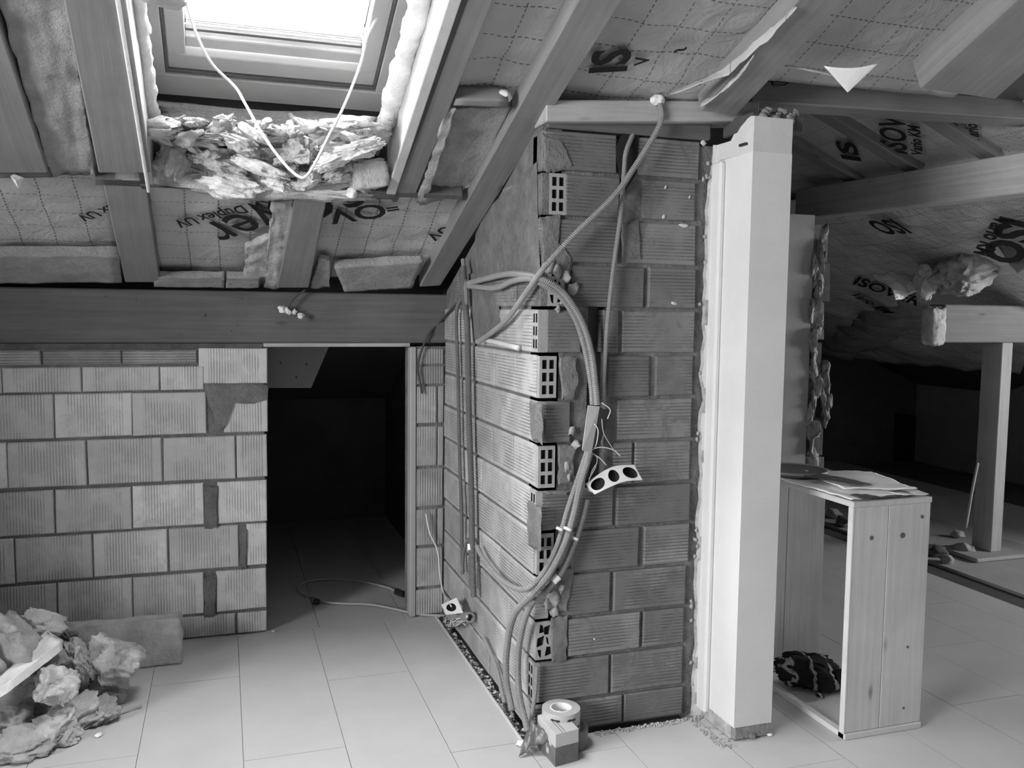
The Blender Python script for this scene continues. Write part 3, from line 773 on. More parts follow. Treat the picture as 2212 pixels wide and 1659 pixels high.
# cross slope up to the valley, and the main slope beyond the valley
def deckpoly(pts, zf):
    n = len(pts); V = [(x, y, zf(x, y)) for x, y in pts] + [(x, y, zf(x, y) + .03) for x, y in pts]
    mesh('roof_deck', V, [tuple(range(n)), tuple(range(n, 2 * n))[::-1]] + [(i, i + n, (i + 1) % n + n, (i + 1) % n) for i in range(n)], 'deck', ceiling)
deckpoly([(1.7, 2.62), (3.32, 2.62), (7.95, 7.4), (1.7, 7.4)], lambda x, y: crossz(x, .14))
deckpoly([(3.15, 2.62), (9, 2.62), (9, 7.4), (7.95, 7.4)], lambda x, y: roofz(y, .14))
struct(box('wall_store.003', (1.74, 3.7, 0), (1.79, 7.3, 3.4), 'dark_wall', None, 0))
# closing triangle between the main slope and the cross slope
prism('roof_deck', [(1.0, 2.0), (1.0, 2.4), (1.7, 3.3), (3.4, 3.3), (3.4, 2.27), (1.9, 2.27), (1.8, 2.0)], 'Y', 2.80, 2.82, 'deck', ceiling)
prism('roof_deck', [(2.8, 1.9), (2.8, 3.0), (7.4, 3.0), (7.4, 1.9)], 'X', 1.78, 1.80, 'deck', ceiling)

# ------------------------------------------------------------------ membranes (parts of the ceiling) and lettering (sub-parts)
MO = .062
def uvm(v): return (v.x, v.y / math.cos(RA))
def uvx(v): return (v.y, v.x / math.cos(RA))
def mem(px, mat, off=MO, amp=.010, sag=.0, seed=0, nu=26, nv=26, plane=RP, N=NM, uvf=uvm, ext=0):
    p = [plane(x, y, off) for x, y in px]
    return sheet('membrane', quadfn(p[0], p[1], p[2], p[3], N, amp, 5, seed, sag), nu, nv, mat, ceiling, .003, uvf)
m0 = mem([(-260, 372), (232, 372), (262, 560), (-260, 560)], 'membrane', seed=1)
m1 = mem([(300, 392), (640, 420), (620, 618), (335, 612)], 'membrane', seed=2)
m2 = mem([(660, 420), (1010, 420), (950, 590), (640, 600)], 'membrane', seed=3, amp=.014)
m3 = mem([(1040, -60), (1330, -60), (1115, 245), (935, 250)], 'membrane_r', seed=4, amp=.016)
m4 = mem([(1290, -60), (1860, -60), (1560, 262), (1110, 245)], 'membrane_r', seed=5, amp=.016, nu=40)
m5 = mem([(1790, -60), (2400, -60), (2060, 210), (1560, 165)], 'membrane_r', seed=6, amp=.006, nu=40)
m6 = mem([(-400, -200), (250, -200), (235, 372), (-400, 372)], 'membrane', off=.09, seed=7)
DN = -NM
lettering('ISOver', RP(754, 366, MO), RP(424, 484, MO), DN, m1, .004, .014, squeeze=1.25)
lettering('Vario KM Duplex UV', RP(668, 402, MO), RP(371, 471, MO), DN, m1, .02, .014, squeeze=1.3)
lettering('Duplex UV', RP(300, 413, MO), RP(162, 461, MO), DN, m0, .02, .014)
lettering('r', RP(262, 463, MO), RP(222, 474, MO), DN, m0, .03, .014)
lettering('OV', RP(826, 430, MO), RP(700, 447, MO), DN, m2, .02, .018, squeeze=1.0)
lettering('=', RP(856, 432, MO), RP(830, 436, MO), DN, m2, .03, .018, squeeze=1.0)
lettering('UV', RP(962, 479, MO), RP(915, 503, MO), DN, m2, .02, .018)
lettering('IS', RP(1348, 142, MO), RP(1362, 92, MO), DN, m4, .03, .02)
lettering('V', RP(1398, 128, MO), RP(1402, 108, MO), DN, m4, .03, .02)
lettering('~', RP(1454, 108, MO), RP(1483, 100, MO), DN, m4, .03, .02)
# cross slope membrane, upper part between its rafters and the hanging film below the purlin
m7 = mem([(1690, 160), (2260, 225), (2260, 380), (1690, 440)], 'membrane_x', off=.04, amp=.008, seed=8, plane=XP, N=NX, uvf=uvx, nu=40)
q = [(3.18, 2.75), (3.18, 7.25), (8.0, 7.25), (8.0, 2.75)]
def filmf(s, t):
    y = 2.75 + 4.5 * s; x = 3.17 + (min(5.77, y + .62) - 3.17) * t
    z = crossz(x, -.01)
    p = Vector((x, y, z))
    return p + NX * (.03 * noise.noise(p * 2.6) + .018 * noise.noise(p * 7 + Vector((4, 4, 4))) - .04 * math.sin(3.14 * min(1, t * 1.5)))
m8 = sheet('membrane', filmf, 60, 50, 'film', ceiling, .003, uvx)
def WX(off): return lambda x, y: XP(x, y, off)
DX = -NX
for tx, a, b_, m_, bo, sq in [('IS', (1862, 344), (1846, 303), m7, .03, .45), ('ISOV', (1960, 328), (1957, 250), m7, .02, 1), ('Vario KM', (1995, 332), (1988, 268), m7, .03, 1),
                      ('IS', (2084, 292), (2066, 258), m7, .03, .5), ('Vario', (2118, 302), (2112, 262), m7, .03, 1)]:
    lettering(tx, XP(*a, .03), XP(*b_, .03), DX, m_, bo, .012, squeeze=sq)
for tx, a, b_, bo, sq in [('ISOVER', (1845, 604), (1985, 652), .02, 2.1), ('Vario KM', (1836, 626), (1912, 668), .03, 1.8), ('ISO', (1931, 463), (1872, 468), .03, 1.8),
                      ('ISO', (2170, 455), (2128, 545), .04, .6), ('Vario KM', (2158, 452), (2108, 535), .04, .8)]:
    lettering(tx, XP(*a, -.05), XP(*b_, -.05), DX, m8, bo, .03, squeeze=sq)

# ------------------------------------------------------------------ timbers: each one a thing
def rafter(q, label, off=0.0, th=.15, mat='rafter', extend=1.0, name='rafter', group=None):
    """q: bottom-face pixels (low-left, low-right, high-right, high-left) on the rafter underside plane"""
    p = [RP(x, y, off) for x, y in q]
    if extend:
        for lo, hi in ((1, 2), (0, 3)):
            d = (p[hi] - p[lo]); d = d / abs(d.y); p[hi] = p[hi] + d * extend
    t = NM * th
    o = hexa(name, [p[0], p[1], p[2], p[3]], t, mat, None, .004)
    return setp(o, label, 'rafter', group)
rafter([(270, 610), (345, 610), (315, 388), (220, 388)], 'lower rafter rising from the dark wall beam between two printed membranes, left of the doorway', extend=0)
rafter([(213, 374), (326, 374), (258, 0), (137, 0)], 'thick smooth rafter edging the left side of the skylight shaft', off=-.035, th=.22, extend=1.2)
rafter([(-160, 374), (104, 374), (0, 60), (-330, 60)], 'wide dark timber at the far left, beside the strip of glass wool', off=-.02, th=.18, extend=1.2)
rafter([(598, 622), (667, 622), (706, 432), (636, 432)], 'short rafter directly above the doorway with ragged wool hanging at its left', off=-.01, extend=0)
rafter([(853, 418), (899, 418), (1066, 0), (1011, 0)], 'trimmer rafter along the right side of the skylight shaft', extend=.9)
rafter([(906, 620), (952, 617), (1345, 0), (1249, 0)], 'long rafter running from the wall beam up to the top middle of the ceiling', extend=1.2)
rafter([(1512, 240), (1590, 250), (1828, 0), (1725, 0)], 'rafter with torn plastic along it, ending above the white plastered pier', extend=1.2, off=-.005)
rafter([(1986, 192), (2150, 215), (2400, -8), (2206, -8)], 'wide smooth rafter at the top right corner', off=-.04, th=.12, extend=1.2)
# header under the skylight
hd = hexa('header_beam', [RP(205, 400), RP(1000, 432), RP(1000, 422), RP(205, 386)], NM * .10, 'beam', None, .002)
setp(hd, 'thin header timber across the rafters below the skylight wool', 'beam')
# wall beam over the doorway
wb = box('wall_beam', (LX + .01, YB - .002, 1.302), (1.045, YB + .12, 1.527), 'beam', None, .006)
setp(wb, 'wide dark beam lying across the block wall and over the low doorway', 'beam')
box('underside_strip', (.165, YB + .006, 1.284), (.822, YB + .10, 1.301), 'rafter_pale', wb, .002)
for px, py in [(228, 640), (294, 647), (444, 681), (513, 703), (500, 715), (523, 645)]:
    p = onY(px, py, YB - .0035); cyl('nail_hole', p, p + Vector((0, .003, 0)), .005 if px == 444 else .003, 'black', wb, 8)
# timber in the store room beyond the doorway
q = [onY(x, y, 4.34) for x, y in [(540, 838), (672, 838), (712, 745), (540, 745)]]
st = mesh('store_timber', q + [p + Vector((0, .12, 0)) for p in q], QF, 'rafter'); setp(st, 'cut timber end with slanted edge inside the dark store beyond the doorway', 'beam')
for px, py in [(606, 784), (662, 787), (640, 815)]:
    p = onY(px, py, 4.336); cyl('nail_hole', p, p + Vector((0, .003, 0)), .005, 'black', st, 8)
# plate on the front block wall and tie beams
pl_ = box('wall_plate', (1.0, YC - .012, 2.045), (1.60, YC + .10, 2.125), 'beam', None, .006)
setp(pl_, 'rough dark wall plate on top of the front block wall, left of the white pier', 'beam')
tb = hexa('tie_beam', [onY(1180, 262, YC - .05), onY(1180, 262, YC - .05) + Vector((0, .12, .0)), onY(1640, 262, YC - .05) + Vector((0, .12, 0)), onY(1640, 262, YC - .05)],
          onY(1180, 215, YC - .05) - onY(1180, 262, YC - .05), 'rafter_pale', None, .004)
setp(tb, 'pale board lying above the rough wall plate between the long rafter and the rafter over the pier', 'beam')
a = onY(1625, 219, YC - .05); b2 = onY(2290, 262, YC - .05); h = Vector((0, 0, .075))
tb2 = hexa('tie_beam', [a, a + Vector((0, .13, 0)), b2 + Vector((0, .13, 0)), b2], h, 'rafter', None, .004)
setp(tb2, 'long horizontal tie beam running right from above the white pier', 'beam')
hook = tube('iron_hook', [onY(1672, 172, YC - .08), onY(1668, 178, YC - .08), onY(1672, 184, YC - .08), onY(1690, 186, YC - .07), onY(1702, 180, YC - .06)], .004, 'black')
setp(hook, 'small dark hook on the tie beam right of the pier', 'hook')
# pale broken blocking and a dark block filling the gap above pier
blk = box('gap_block', (1.66, 2.56, 2.06), (1.86, 2.74, 2.115), 'deck', None, .004); setp(blk, 'dark block filling the gap on top of the white pier', 'block')
for i in range(9):
    wad('mortar_lump', (1.70 + .017 * i, 2.56 + .01 * (i % 3), 2.10 + .012 * (i % 3)), (.016, .014, .014), (0, 0, i), 300 + i, 'concrete', .5, .5, 2, parent=blk)
# purlin of the cross slope
def cr_quad(x, y, X): return onX(x, y, X)
pt0 = Vector((3.05, 4.25, 1.985)); pt1 = Vector((3.10, 2.35, 1.945))
pu = hexa('purlin', [pt1, pt1 + Vector((.12, 0, 0)), pt0 + Vector((.12, 0, 0)), pt0], (0, 0, .165), 'rafter_pale', None, .005)
setp(pu, 'heavy purlin crossing the right background, nearer end at the right', 'beam')
for i, (yc, lb) in enumerate([(3.04, 'sloping rafter of the side roof nearest the right edge'), (3.47, 'middle sloping rafter of the side roof, between two printed sheets'), (3.88, 'farthest sloping rafter of the side roof, just right of the white pier')]):
    x0, x1 = 1.82, 3.16
    q = [(x0, yc - .045, crossz(x0)), (x0, yc + .045, crossz(x0)), (x1, yc + .045, crossz(x1)), (x1, yc - .045, crossz(x1))]
    o = hexa('rafter', q, NX * .12, 'rafter', None, .004); setp(o, lb, 'rafter')
# eave beam and post on the right
eb = box('eave_beam', (3.955, 4.06, 1.303), (6.2, 4.18, 1.522), 'rafter', None, .006)
setp(eb, 'horizontal beam carried by the wooden post at the right edge', 'beam')
po = empty('wooden_post', (4.41, 4.10, 0), 'square wooden post standing under the beam at the right edge', 'post')
adopt(box('shaft', (4.405, 4.07, .03), (4.49, 4.215, 1.302), 'post_wood', None, .004), po)
adopt(box('foot_slab', (4.20, 3.97, 0.005), (4.60, 4.28, .03), 'plaster_grey', None, .008), po)
st = tube('leaning_stick', [onY(2086, 1140, 4.0), onY(2100, 1060, 4.02), onY(2112, 1000, 4.05)], .008, 'post_wood'); setp(st, 'thin stick leaning against the wooden post', 'stick')
# the dark channel timber in the floor on the right
ch = box('floor_channel', (3.792, 2.9, -.044), (3.968, 7.0, -.012), 'deck', floor, .001)

# ------------------------------------------------------------------ skylight
W1 = struct(mesh('window_1', [], [], 'frame'))
def onS(x, y, off): return RP(x, y, off)
FO = .25
def plk(name, x0, x1, ya, yb, o0, o1, mat, parent=W1):
    q = [(x0, ya, roofz(ya, o0)), (x1, ya, roofz(ya, o0)), (x1, yb, roofz(yb, o0)), (x0, yb, roofz(yb, o0))]
    return hexa(name, q, NM * (o1 - o0), mat, parent, .003)
bpy.data.objects.remove(W1)
W1 = struct(plk('window_1', -.20, .545, 3.10, 3.20, FO, FO + .07, 'frame', None))      # outer frame bottom member
plk('outer_frame', -.20, -.165, 1.95, 3.10, FO, FO + .07, 'frame', W1)
plk('outer_frame', .51, .545, 1.95, 3.10, FO, FO + .07, 'frame', W1)
plk('outer_frame', -.20, .545, 1.90, 1.96, FO, FO + .07, 'frame', W1)
plk('gasket', -.165, .51, 3.085, 3.10, FO + .006, FO + .06, 'frame_dark', W1)
plk('gasket', -.165, -.155, 1.96, 3.085, FO + .006, FO + .06, 'frame_dark', W1)
plk('gasket', .50, .51, 1.96, 3.085, FO + .006, FO + .06, 'frame_dark', W1)
plk('sash', -.155, .50, 3.02, 3.085, FO + .012, FO + .08, 'frame', W1)
plk('sash', -.155, -.10, 1.96, 3.02, FO + .012, FO + .08, 'frame', W1)
plk('sash', .445, .50, 1.96, 3.02, FO + .012, FO + .08, 'frame', W1)
plk('sash', -.10, .445, 1.96, 2.02, FO + .012, FO + .08, 'frame', W1)
plk('glazing_bead', -.10, .445, 2.975, 3.02, FO + .035, FO + .08, 'rigid', W1)
plk('glazing_bead', -.10, .445, 2.965, 2.975, FO + .05, FO + .08, 'frame_dark', W1)
plk('pane', -.10, .445, 2.02, 2.97, FO + .066, FO + .070, 'glass', W1)
# shaft lining behind the reveal boards and a flashing collar, so no daylight slips past the frame
plk('shaft_lining', .60, .62, 1.82, 3.28, -.0, .36, 'deck', W1); plk('shaft_lining', -.26, -.236, 1.82, 3.28, .0, .36, 'deck', W1)
box('shaft_lining', (-.26, 3.245, roofz(3.26, 0)), (.62, 3.27, roofz(3.26, .36)), 'deck', W1, 0); plk('shaft_lining', -.26, .62, 1.82, 1.86, -.0, .36, 'deck', W1)
for x0_, x1_, ya_, yb_ in ((-.26, -.19, 1.82, 3.42), (.535, .62, 1.82, 3.42), (-.26, .62, 3.19, 3.42), (-.26, .62, 1.82, 1.91)):
    plk('flashing', x0_, x1_, ya_, yb_, .325, .345, 'deck', W1)
NB = Vector((0, -math.sin(RA), math.cos(RA)))
def bplk(name, x0, x1, ya, yb, o0, o1, mat, parent):
    q = [(x0, ya, backz(ya, o0)), (x1, ya, backz(ya, o0)), (x1, yb, backz(yb, o0)), (x0, yb, backz(yb, o0))]
    return hexa(name, q, NB * (o1 - o0), mat, parent, .003)
# reveal boards: thing per board
def rev(name, x0, x1, ya, yb, o0, o1, mat, label=None, cat=None, parent=None):
    o = plk(name, x0, x1, ya, yb, o0, o1, mat, parent)
    if label: setp(o, label, cat)
    return o
rb_ = rev('reveal_board', .576, .596, 1.9, 3.215, .0, FO + .03, 'rigid', 'pale stained board lining the right side of the skylight shaft', 'board')
rev('edge_strip', .568, .602, 1.9, 3.215, -.008, .004, 'rigid', parent=rb_)
lb_ = rev('reveal_board', -.232, -.214, 1.9, 3.19, -.03, FO + .02, 'rafter_pale', 'thin board lining the left side of the skylight shaft', 'board')
rev('edge_strip', -.236, -.226, 1.9, 3.21, -.045, -.02, 'foam', parent=lb_)
# foam beads left and right between the frame and the shaft
def foambead(x, ya, yb, off, r, label, seed):
    pts = [(x + .012 * noise.noise(Vector((t * 5, seed, 0))), ya + (yb - ya) * t, roofz(ya + (yb - ya) * t, off + .015 * noise.noise(Vector((t * 7, seed, 4))))) for t in [i / 14 for i in range(15)]]
    o = tube('foam_bead', pts, r, 'foam', None, 10)
    for v in o.data.vertices:
        v.co += v.normal * (r * .5 * noise.noise(v.co * 22) + r * .3 * noise.noise(v.co * 60))
    return setp(o, label, 'foam')
foambead(-.205, 1.95, 3.2, .12, .022, 'lumpy foam and wool strip up the left side of the skylight shaft', 1)
foambead(.553, 1.95, 3.1, .17, .034, 'bright white foam strip up the right side of the skylight shaft', 2)
foambead(.54, 3.02, 3.16, .15, .026, 'white foam end hanging at the lower right corner of the skylight', 3)
# lower reveal: battens under the window frame
for i, (o0, o1, lb) in enumerate([(.165, .185, 'upper thin batten under the skylight frame'), (.128, .148, 'lower thin batten under the skylight frame')]):
    bt = plk('batten', -.17, .545, 3.195, 3.235, o0, o1, 'frame', None); setp(bt, lb, 'batten')
bt = wad('foam_strip', (.18, 3.225, roofz(3.215, .205)), (.37, .022, .034), (0, 0, 0), 5, 'wool_light', .3, .6, 5, boxy=.9); setp(bt, 'ragged pale foam strip between the skylight frame and the battens', 'foam')
bt = wad('wool_backing', (.17, 3.25, roofz(3.25, .06)), (.36, .05, .075), (0, 0, 0), 6, 'wool', .25, .4, 5, boxy=.6); setp(bt, 'packed grey wool filling the foot of the skylight shaft', 'insulation')
bt = tube('cable_stub', [RP(627, 250, .14), RP(636, 262, .11), RP(640, 280, .10), RP(642, 300, .08)], .012, 'conduit'); setp(bt, 'short bent pipe stub under the skylight frame', 'pipe')
# loose wool and fleece hanging on the shaft's foot: one thing each
wl = [ # px, py, sx, sy, sz, rot, mat, label
 (372, 330, .050, .04, .075, .1, 'wool', 'soft grey wool tuft in the lower left corner of the skylight shaft'),
 (412, 372, .075, .045, .035, .3, 'wool', 'flat wool flake left of the crumpled white fleece'),
 (455, 300, .070, .04, .022, -.1, 'wool', 'thin wool tatter under the battens at the left'),
 (520, 312, .055, .04, .026, .3, 'wool_light', 'small pale wool tatter above the crumpled fleece'),
 (545, 338, .080, .04, .024, .35, 'wool', 'long wool strand slanting down to the cable loop'),
 (470, 350, .085, .05, .030, .25, 'wool_light', 'pale wool roll left of the cable loop'),
 (505, 398, .100, .05, .036, .10, 'wrap', 'bright crumpled white fleece, biggest lump under the skylight'),
 (560, 362, .085, .045, .022, .28, 'wrap', 'white folded fleece above the biggest lump'),
 (462, 410, .045, .035, .016, .45, 'wrap', 'white fleece tip hanging lowest at the left'),
 (640, 400, .055, .04, .016, .05, 'wrap', 'white fleece fold just left of the cable loop foot'),
 (600, 395, .050, .04, .024, .3, 'wrap', 'white fleece ridge between the biggest lump and the cable loop'),
 (700, 400, .050, .04, .018, -.2, 'wool_light', 'pale wad under the long white roll'),
 (648, 320, .042, .04, .045, 0, 'wool_light', 'fluffy wool ball under the pipe stub'),
 (662, 388, .035, .04, .022, 0, 'wrap', 'small rounded wad just under the cable loop'),
 (625, 360, .030, .04, .028, .8, 'wool_light', 'small wad left of the cable loop bottom'),
 (715, 345, .065, .05, .026, -.35, 'wrap', 'long white roll right of the cable loop'),
 (772, 322, .070, .05, .026, -.25, 'wrap', 'white roll lying against the right shaft board'),
 (735, 375, .060, .05, .022, -.5, 'wool_light', 'slanting pale flap behind the square wool block'),
 (690, 362, .035, .04, .016, -.1, 'wool_light', 'thin flake beside the cable loop')]
for i, (px, py, sx, sy, sz, ro, mt, lb) in enumerate(wl):
    o = wad('wool_wad', RP(px, py, .05 if mt == 'wool' else .03 if mt == 'wool_light' else .0) + Vector((0, -.0, .0)), (sx, sy, sz), (0, ro, 0), 20 + i, mt, .34, .75, 5)
    setp(o, lb, 'insulation')
fl = bmesh.new(); R = random.Random(77)
for k in range(95):
    px, py = R.uniform(342, 822), R.uniform(262, 402); py = min(py, 405); s_ = R.uniform(.012, .034)
    c0 = RP(px, py, R.uniform(.02, .09)); n0 = len(fl.verts)
    r_ = bmesh.ops.create_icosphere(fl, subdivisions=3, radius=1); an = R.uniform(-.6, .6); Mr = Matrix.Rotation(an, 3, 'Y'); sv = Vector((k * 3.3, k, 1))
    ax_ = (s_ * R.uniform(1.2, 2.6), s_ * .8, s_ * R.uniform(.35, .8))
    for v in r_['verts']:
        p = v.co.copy(); p = p + noise.noise_vector(p * 1.3 + sv) * .5 + noise.noise_vector(p * 4 + sv) * .22
        p = p * (1 + .25 * (1 - 3.2 * abs(noise.noise(Vector((p.x, p.y * 3, p.z * 3)) + sv))))
        v.co = Mr @ Vector((p.x * ax_[0], p.y * ax_[1], p.z * ax_[2])) + c0
me = bpy.data.meshes.new('loose_wool'); fl.to_mesh(me); fl.free()
o = link('loose_wool', me, 'wool_light', None, True); setp(o, 'loose torn wool fibres packed all over the foot of the skylight shaft', 'insulation', None, 'stuff')
c = RP(798, 378, .02)
o = wad('wool_block', c, (.062, .06, .048), (.1, -.15, 0), 77, 'wool_light', .1, .15, 4, boxy=.85); setp(o, 'square-cut pale wool block in the lower right corner of the skylight shaft', 'insulation')
o = slab('torn_fleece_edge', [RP(590, 414, -.005), RP(590, 404, -.005), RP(760, 412, -.005), RP(760, 424, -.005)], -NM * .012, 'wrap', None, .006, 10, 3); setp(o, 'thin white torn fleece edge below the skylight wool', 'insulation')
o = wad('wool_wad', RP(760, 418, -.01), (.02, .02, .02), (0, .5, 0), 78, 'wrap', .3, .5, 3); setp(o, 'tiny white fleece tip under the square wool block', 'insulation')
o = wad('wool_block', (-.16, 1.93 + .75, roofz(2.68, .02)), (.06, .04, .03), (0, 0, 0), 79, 'wool_light', .15, .2, 3, boxy=.6); bpy.data.objects.remove(o)
o = wad('wool_wad', RP(350, -2, .05), (.055, .03, .016), (0, .1, 0), 80, 'wool_light', .15, .3, 3, boxy=.5); setp(o, 'pale wool scrap at the top left corner of the skylight', 'insulation')

# ------------------------------------------------------------------ insulation batts between the rafters
def batt(px, off, th, mat, label, seed, amp=.008, n=16, fr=12):
    p = [RP(x, y, off) for x, y in px]
    o = slab('insulation_batt', p, NM * th, mat, None, amp, n, seed, fr); return setp(o, label, 'insulation')
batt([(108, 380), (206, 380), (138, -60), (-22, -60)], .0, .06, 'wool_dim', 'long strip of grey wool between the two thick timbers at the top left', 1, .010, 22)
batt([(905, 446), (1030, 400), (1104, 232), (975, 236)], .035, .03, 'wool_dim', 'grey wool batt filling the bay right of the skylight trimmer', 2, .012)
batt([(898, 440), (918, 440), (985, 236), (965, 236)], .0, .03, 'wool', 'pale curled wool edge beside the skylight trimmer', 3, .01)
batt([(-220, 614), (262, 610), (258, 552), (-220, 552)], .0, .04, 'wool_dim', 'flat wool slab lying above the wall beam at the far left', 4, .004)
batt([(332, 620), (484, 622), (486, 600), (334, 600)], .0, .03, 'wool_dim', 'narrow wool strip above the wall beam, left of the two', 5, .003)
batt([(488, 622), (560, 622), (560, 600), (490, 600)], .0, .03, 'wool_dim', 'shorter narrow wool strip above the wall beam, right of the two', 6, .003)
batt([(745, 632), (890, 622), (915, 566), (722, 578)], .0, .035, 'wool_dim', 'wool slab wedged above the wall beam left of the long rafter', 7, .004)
batt([(570, 622), (602, 622), (634, 440), (590, 440)], .0, .02, 'wool', 'ragged wool flap hanging along the short rafter', 8, .012)
batt([(530, 600), (600, 600), (612, 500), (530, 535)], .004, .02, 'wool', 'torn wool piece covering the membrane left of the short rafter', 9, .010)
batt([(672, 620), (712, 620), (712, 560), (690, 560)], .01, .02, 'wool_dim', 'small wool scrap right of the short rafter', 10, .01)
batt([(980, 228), (1096, 232), (1098, 218), (985, 216)], .0, .05, 'rafter', 'small wood packer across the bay above the grey batt', 11, .0, 4)
batt([(0, 384), (115, 384), (105, 366), (0, 362)], -.01, .06, 'beam', 'dark cross piece at the foot of the far left timber', 12, .003, 6)
o = mesh('wool_scrap', [RP(22, 380, -.03), RP(40, 408, -.03), RP(52, 384, -.03), RP(30, 376, -.02), RP(34, 390, -.05)], [(0, 1, 4), (1, 2, 4), (2, 3, 4), (3, 0, 4), (0, 3, 2, 1)], 'wrap'); setp(o, 'tiny pale corner of fleece hanging at the far left', 'insulation')
# loose plastic along the right rafter
def ragged(name, pts0, pts1, off0, off1, mat, label, cat, seed=0, n=18):
    A = [RP(x, y, off0) for x, y in pts0]; B = [RP(x, y, off1) for x, y in pts1]
    def L(P, s):
        k = min(int(s * (len(P) - 1)), len(P) - 2); return P[k].lerp(P[k + 1], s * (len(P) - 1) - k)
    def fn(s, t):
        p = L(A, s).lerp(L(B, s), t); return p + NM * (.008 * noise.noise(p * 20 + Vector((seed, 0, 0)))) + X3 * (.006 * noise.noise(p * 26 + Vector((0, seed, 0))) * t)
    return setp(sheet(name, fn, n, 5, mat, None, .003, uvm), label, cat)
ragged('plastic_flap', [(1455, 196), (1560, 150), (1640, 80), (1712, 12)], [(1450, 202), (1572, 162), (1655, 88), (1722, 14)], .01, -.02, 'membrane_x', 'pale torn plastic edge running along the rafter above the pier', 'plastic', 1)
ragged('plastic_flap', [(1518, 215), (1560, 190), (1600, 130), (1622, 108)], [(1512, 232), (1545, 210), (1600, 160), (1628, 118)], .02, -.02, 'wool_light', 'crumpled plastic scrap at the foot of the rafter above the pier', 'plastic', 2)
# white triangular flap
a, b_, c_ = RP(1780, 143, -.01), RP(1897, 137, -.01), RP(1831, 200, -.06)
def tri(s, t):
    p = a.lerp(b_, s).lerp(c_, t); return p + NM * (-.012 * math.sin(s * 3.1) * (1 - t))
o = sheet('paper_flap', tri, 12, 10, 'paper', None, .0015); setp(o, 'white triangular paper flap hanging in front of the tie beam', 'paper')
o = tube('membrane_hem', [RP(1700, 142, .03), RP(1770, 156, .0), RP(1812, 166, -.01)], .004, 'membrane_r'); setp(o, 'thin rolled membrane hem above the tie beam', 'plastic')
p = RP(1090, 206, .03)
o = wad('tape_blob', p, (.024, .02, .016), (0, .4, 0), 90, 'wrap', .2, .3, 3); setp(o, 'small pale tape blob stuck on the membrane beside the long rafter', 'tape')
# glossy creases of clear plastic near the tie beam (right of the pier)
o = sheet('clear_film', quadfn(XP(1740, 232, .02), XP(1790, 236, .02), XP(1830, 262, .02), XP(1776, 254, .02), NX, .02, 30, 4), 16, 8, 'film', None, .001, uvx); setp(o, 'shiny creased film just under the tie beam right of the pier', 'plastic')

# ------------------------------------------------------------------ right background: hanging wool, foil and blocks
def at(x, y, Y): return onY(x, y, Y)
o = wad('wool_bag', at(2085, 588, 3.95), (.23, .14, .115), (.2, -.30, .3), 120, 'wool', .25, .7, 5); setp(o, 'big torn lump of wool bulging from the side roof above the beam', 'insulation')
o = wad('wool_wad', at(1998, 615, 3.98), (.05, .06, .10), (0, .1, 0), 121, 'wool_light', .3, .5, 4); setp(o, 'pale wool edge at the left end of the big torn lump', 'insulation')
o = wad('wool_block', (3.915, 4.10, 1.40), (.055, .05, .115), (0, 0, 0), 122, 'wool_light', .12, .3, 4, boxy=.8); setp(o, 'upright pale wool block stuck on the end of the right beam', 'insulation')
def fold(s, t):
    p = at(1880 + 170 * s, 590 + 20 * t, 4.2).lerp(at(1930 + 160 * s, 650 - 60 * s, 4.0), t)
    return p + Vector((0, -.06 * math.sin(t * 3.1) - .03 * noise.noise(p * 9), .03 * noise.noise(p * 14 + Vector((3, 3, 3)))))
o = sheet('shiny_film', fold, 40, 26, 'film', None, .002, uvx); setp(o, 'shiny creased plastic film bulging left of the big torn wool lump', 'plastic')
# wool line along the foot of the side roof
p0, p1 = XP(1795, 762, -.02), XP(2000, 668, -.02)
for i in range(7):
    c = p0.lerp(p1, (i + .5) / 7)
    o = wad('wool_wad', c + Vector((0, 0, .06)), (.22, .3, .13 - .004 * i), (0, .2, 0), 130 + i, 'wool_dim', .2, .5, 3)
    setp(o, 'dim wool along the foot of the side roof in the right background', 'insulation', 'wool along the foot of the side roof')
o = sheet('hanging_film', quadfn(at(2150, 520, 3.6), at(2260, 480, 3.5), at(2260, 560, 3.5), at(2196, 590, 3.6), Y3, .03, 8, 3), 12, 12, 'tape_dark', None, .002); setp(o, 'dark torn corner of film at the right edge above the beam', 'plastic')
# rubble on the floor under the post
for i, (px, py, s, mt, lb) in enumerate([(2022, 1190, .05, 'dark_wall', 'dark stone lump on the floor left of the post'), (2045, 1205, .035, 'plaster_grey', 'grey rubble lump in front of the dark stone'),
     (2080, 1185, .05, 'plaster_grey', 'angular grey block at the post foot'), (2068, 1150, .035, 'rubble', 'crumpled clear wrapper beside the post'), (1820, 1125, .05, 'tape_dark', 'dark heap on the floor seen through the wooden frame'), (1800, 1108, .05, 'plaster_grey', 'grey bag on the floor behind the wooden frame')]):
    c = onZ(px, py + 12, 0); o = wad('rubble_lump', c + Vector((0, 0, s * .6)), (s * 1.2, s, s * .8), (0, 0, i), 150 + i, mt, .35, .3, 3, flat=.001); setp(o, lb, 'rubble')

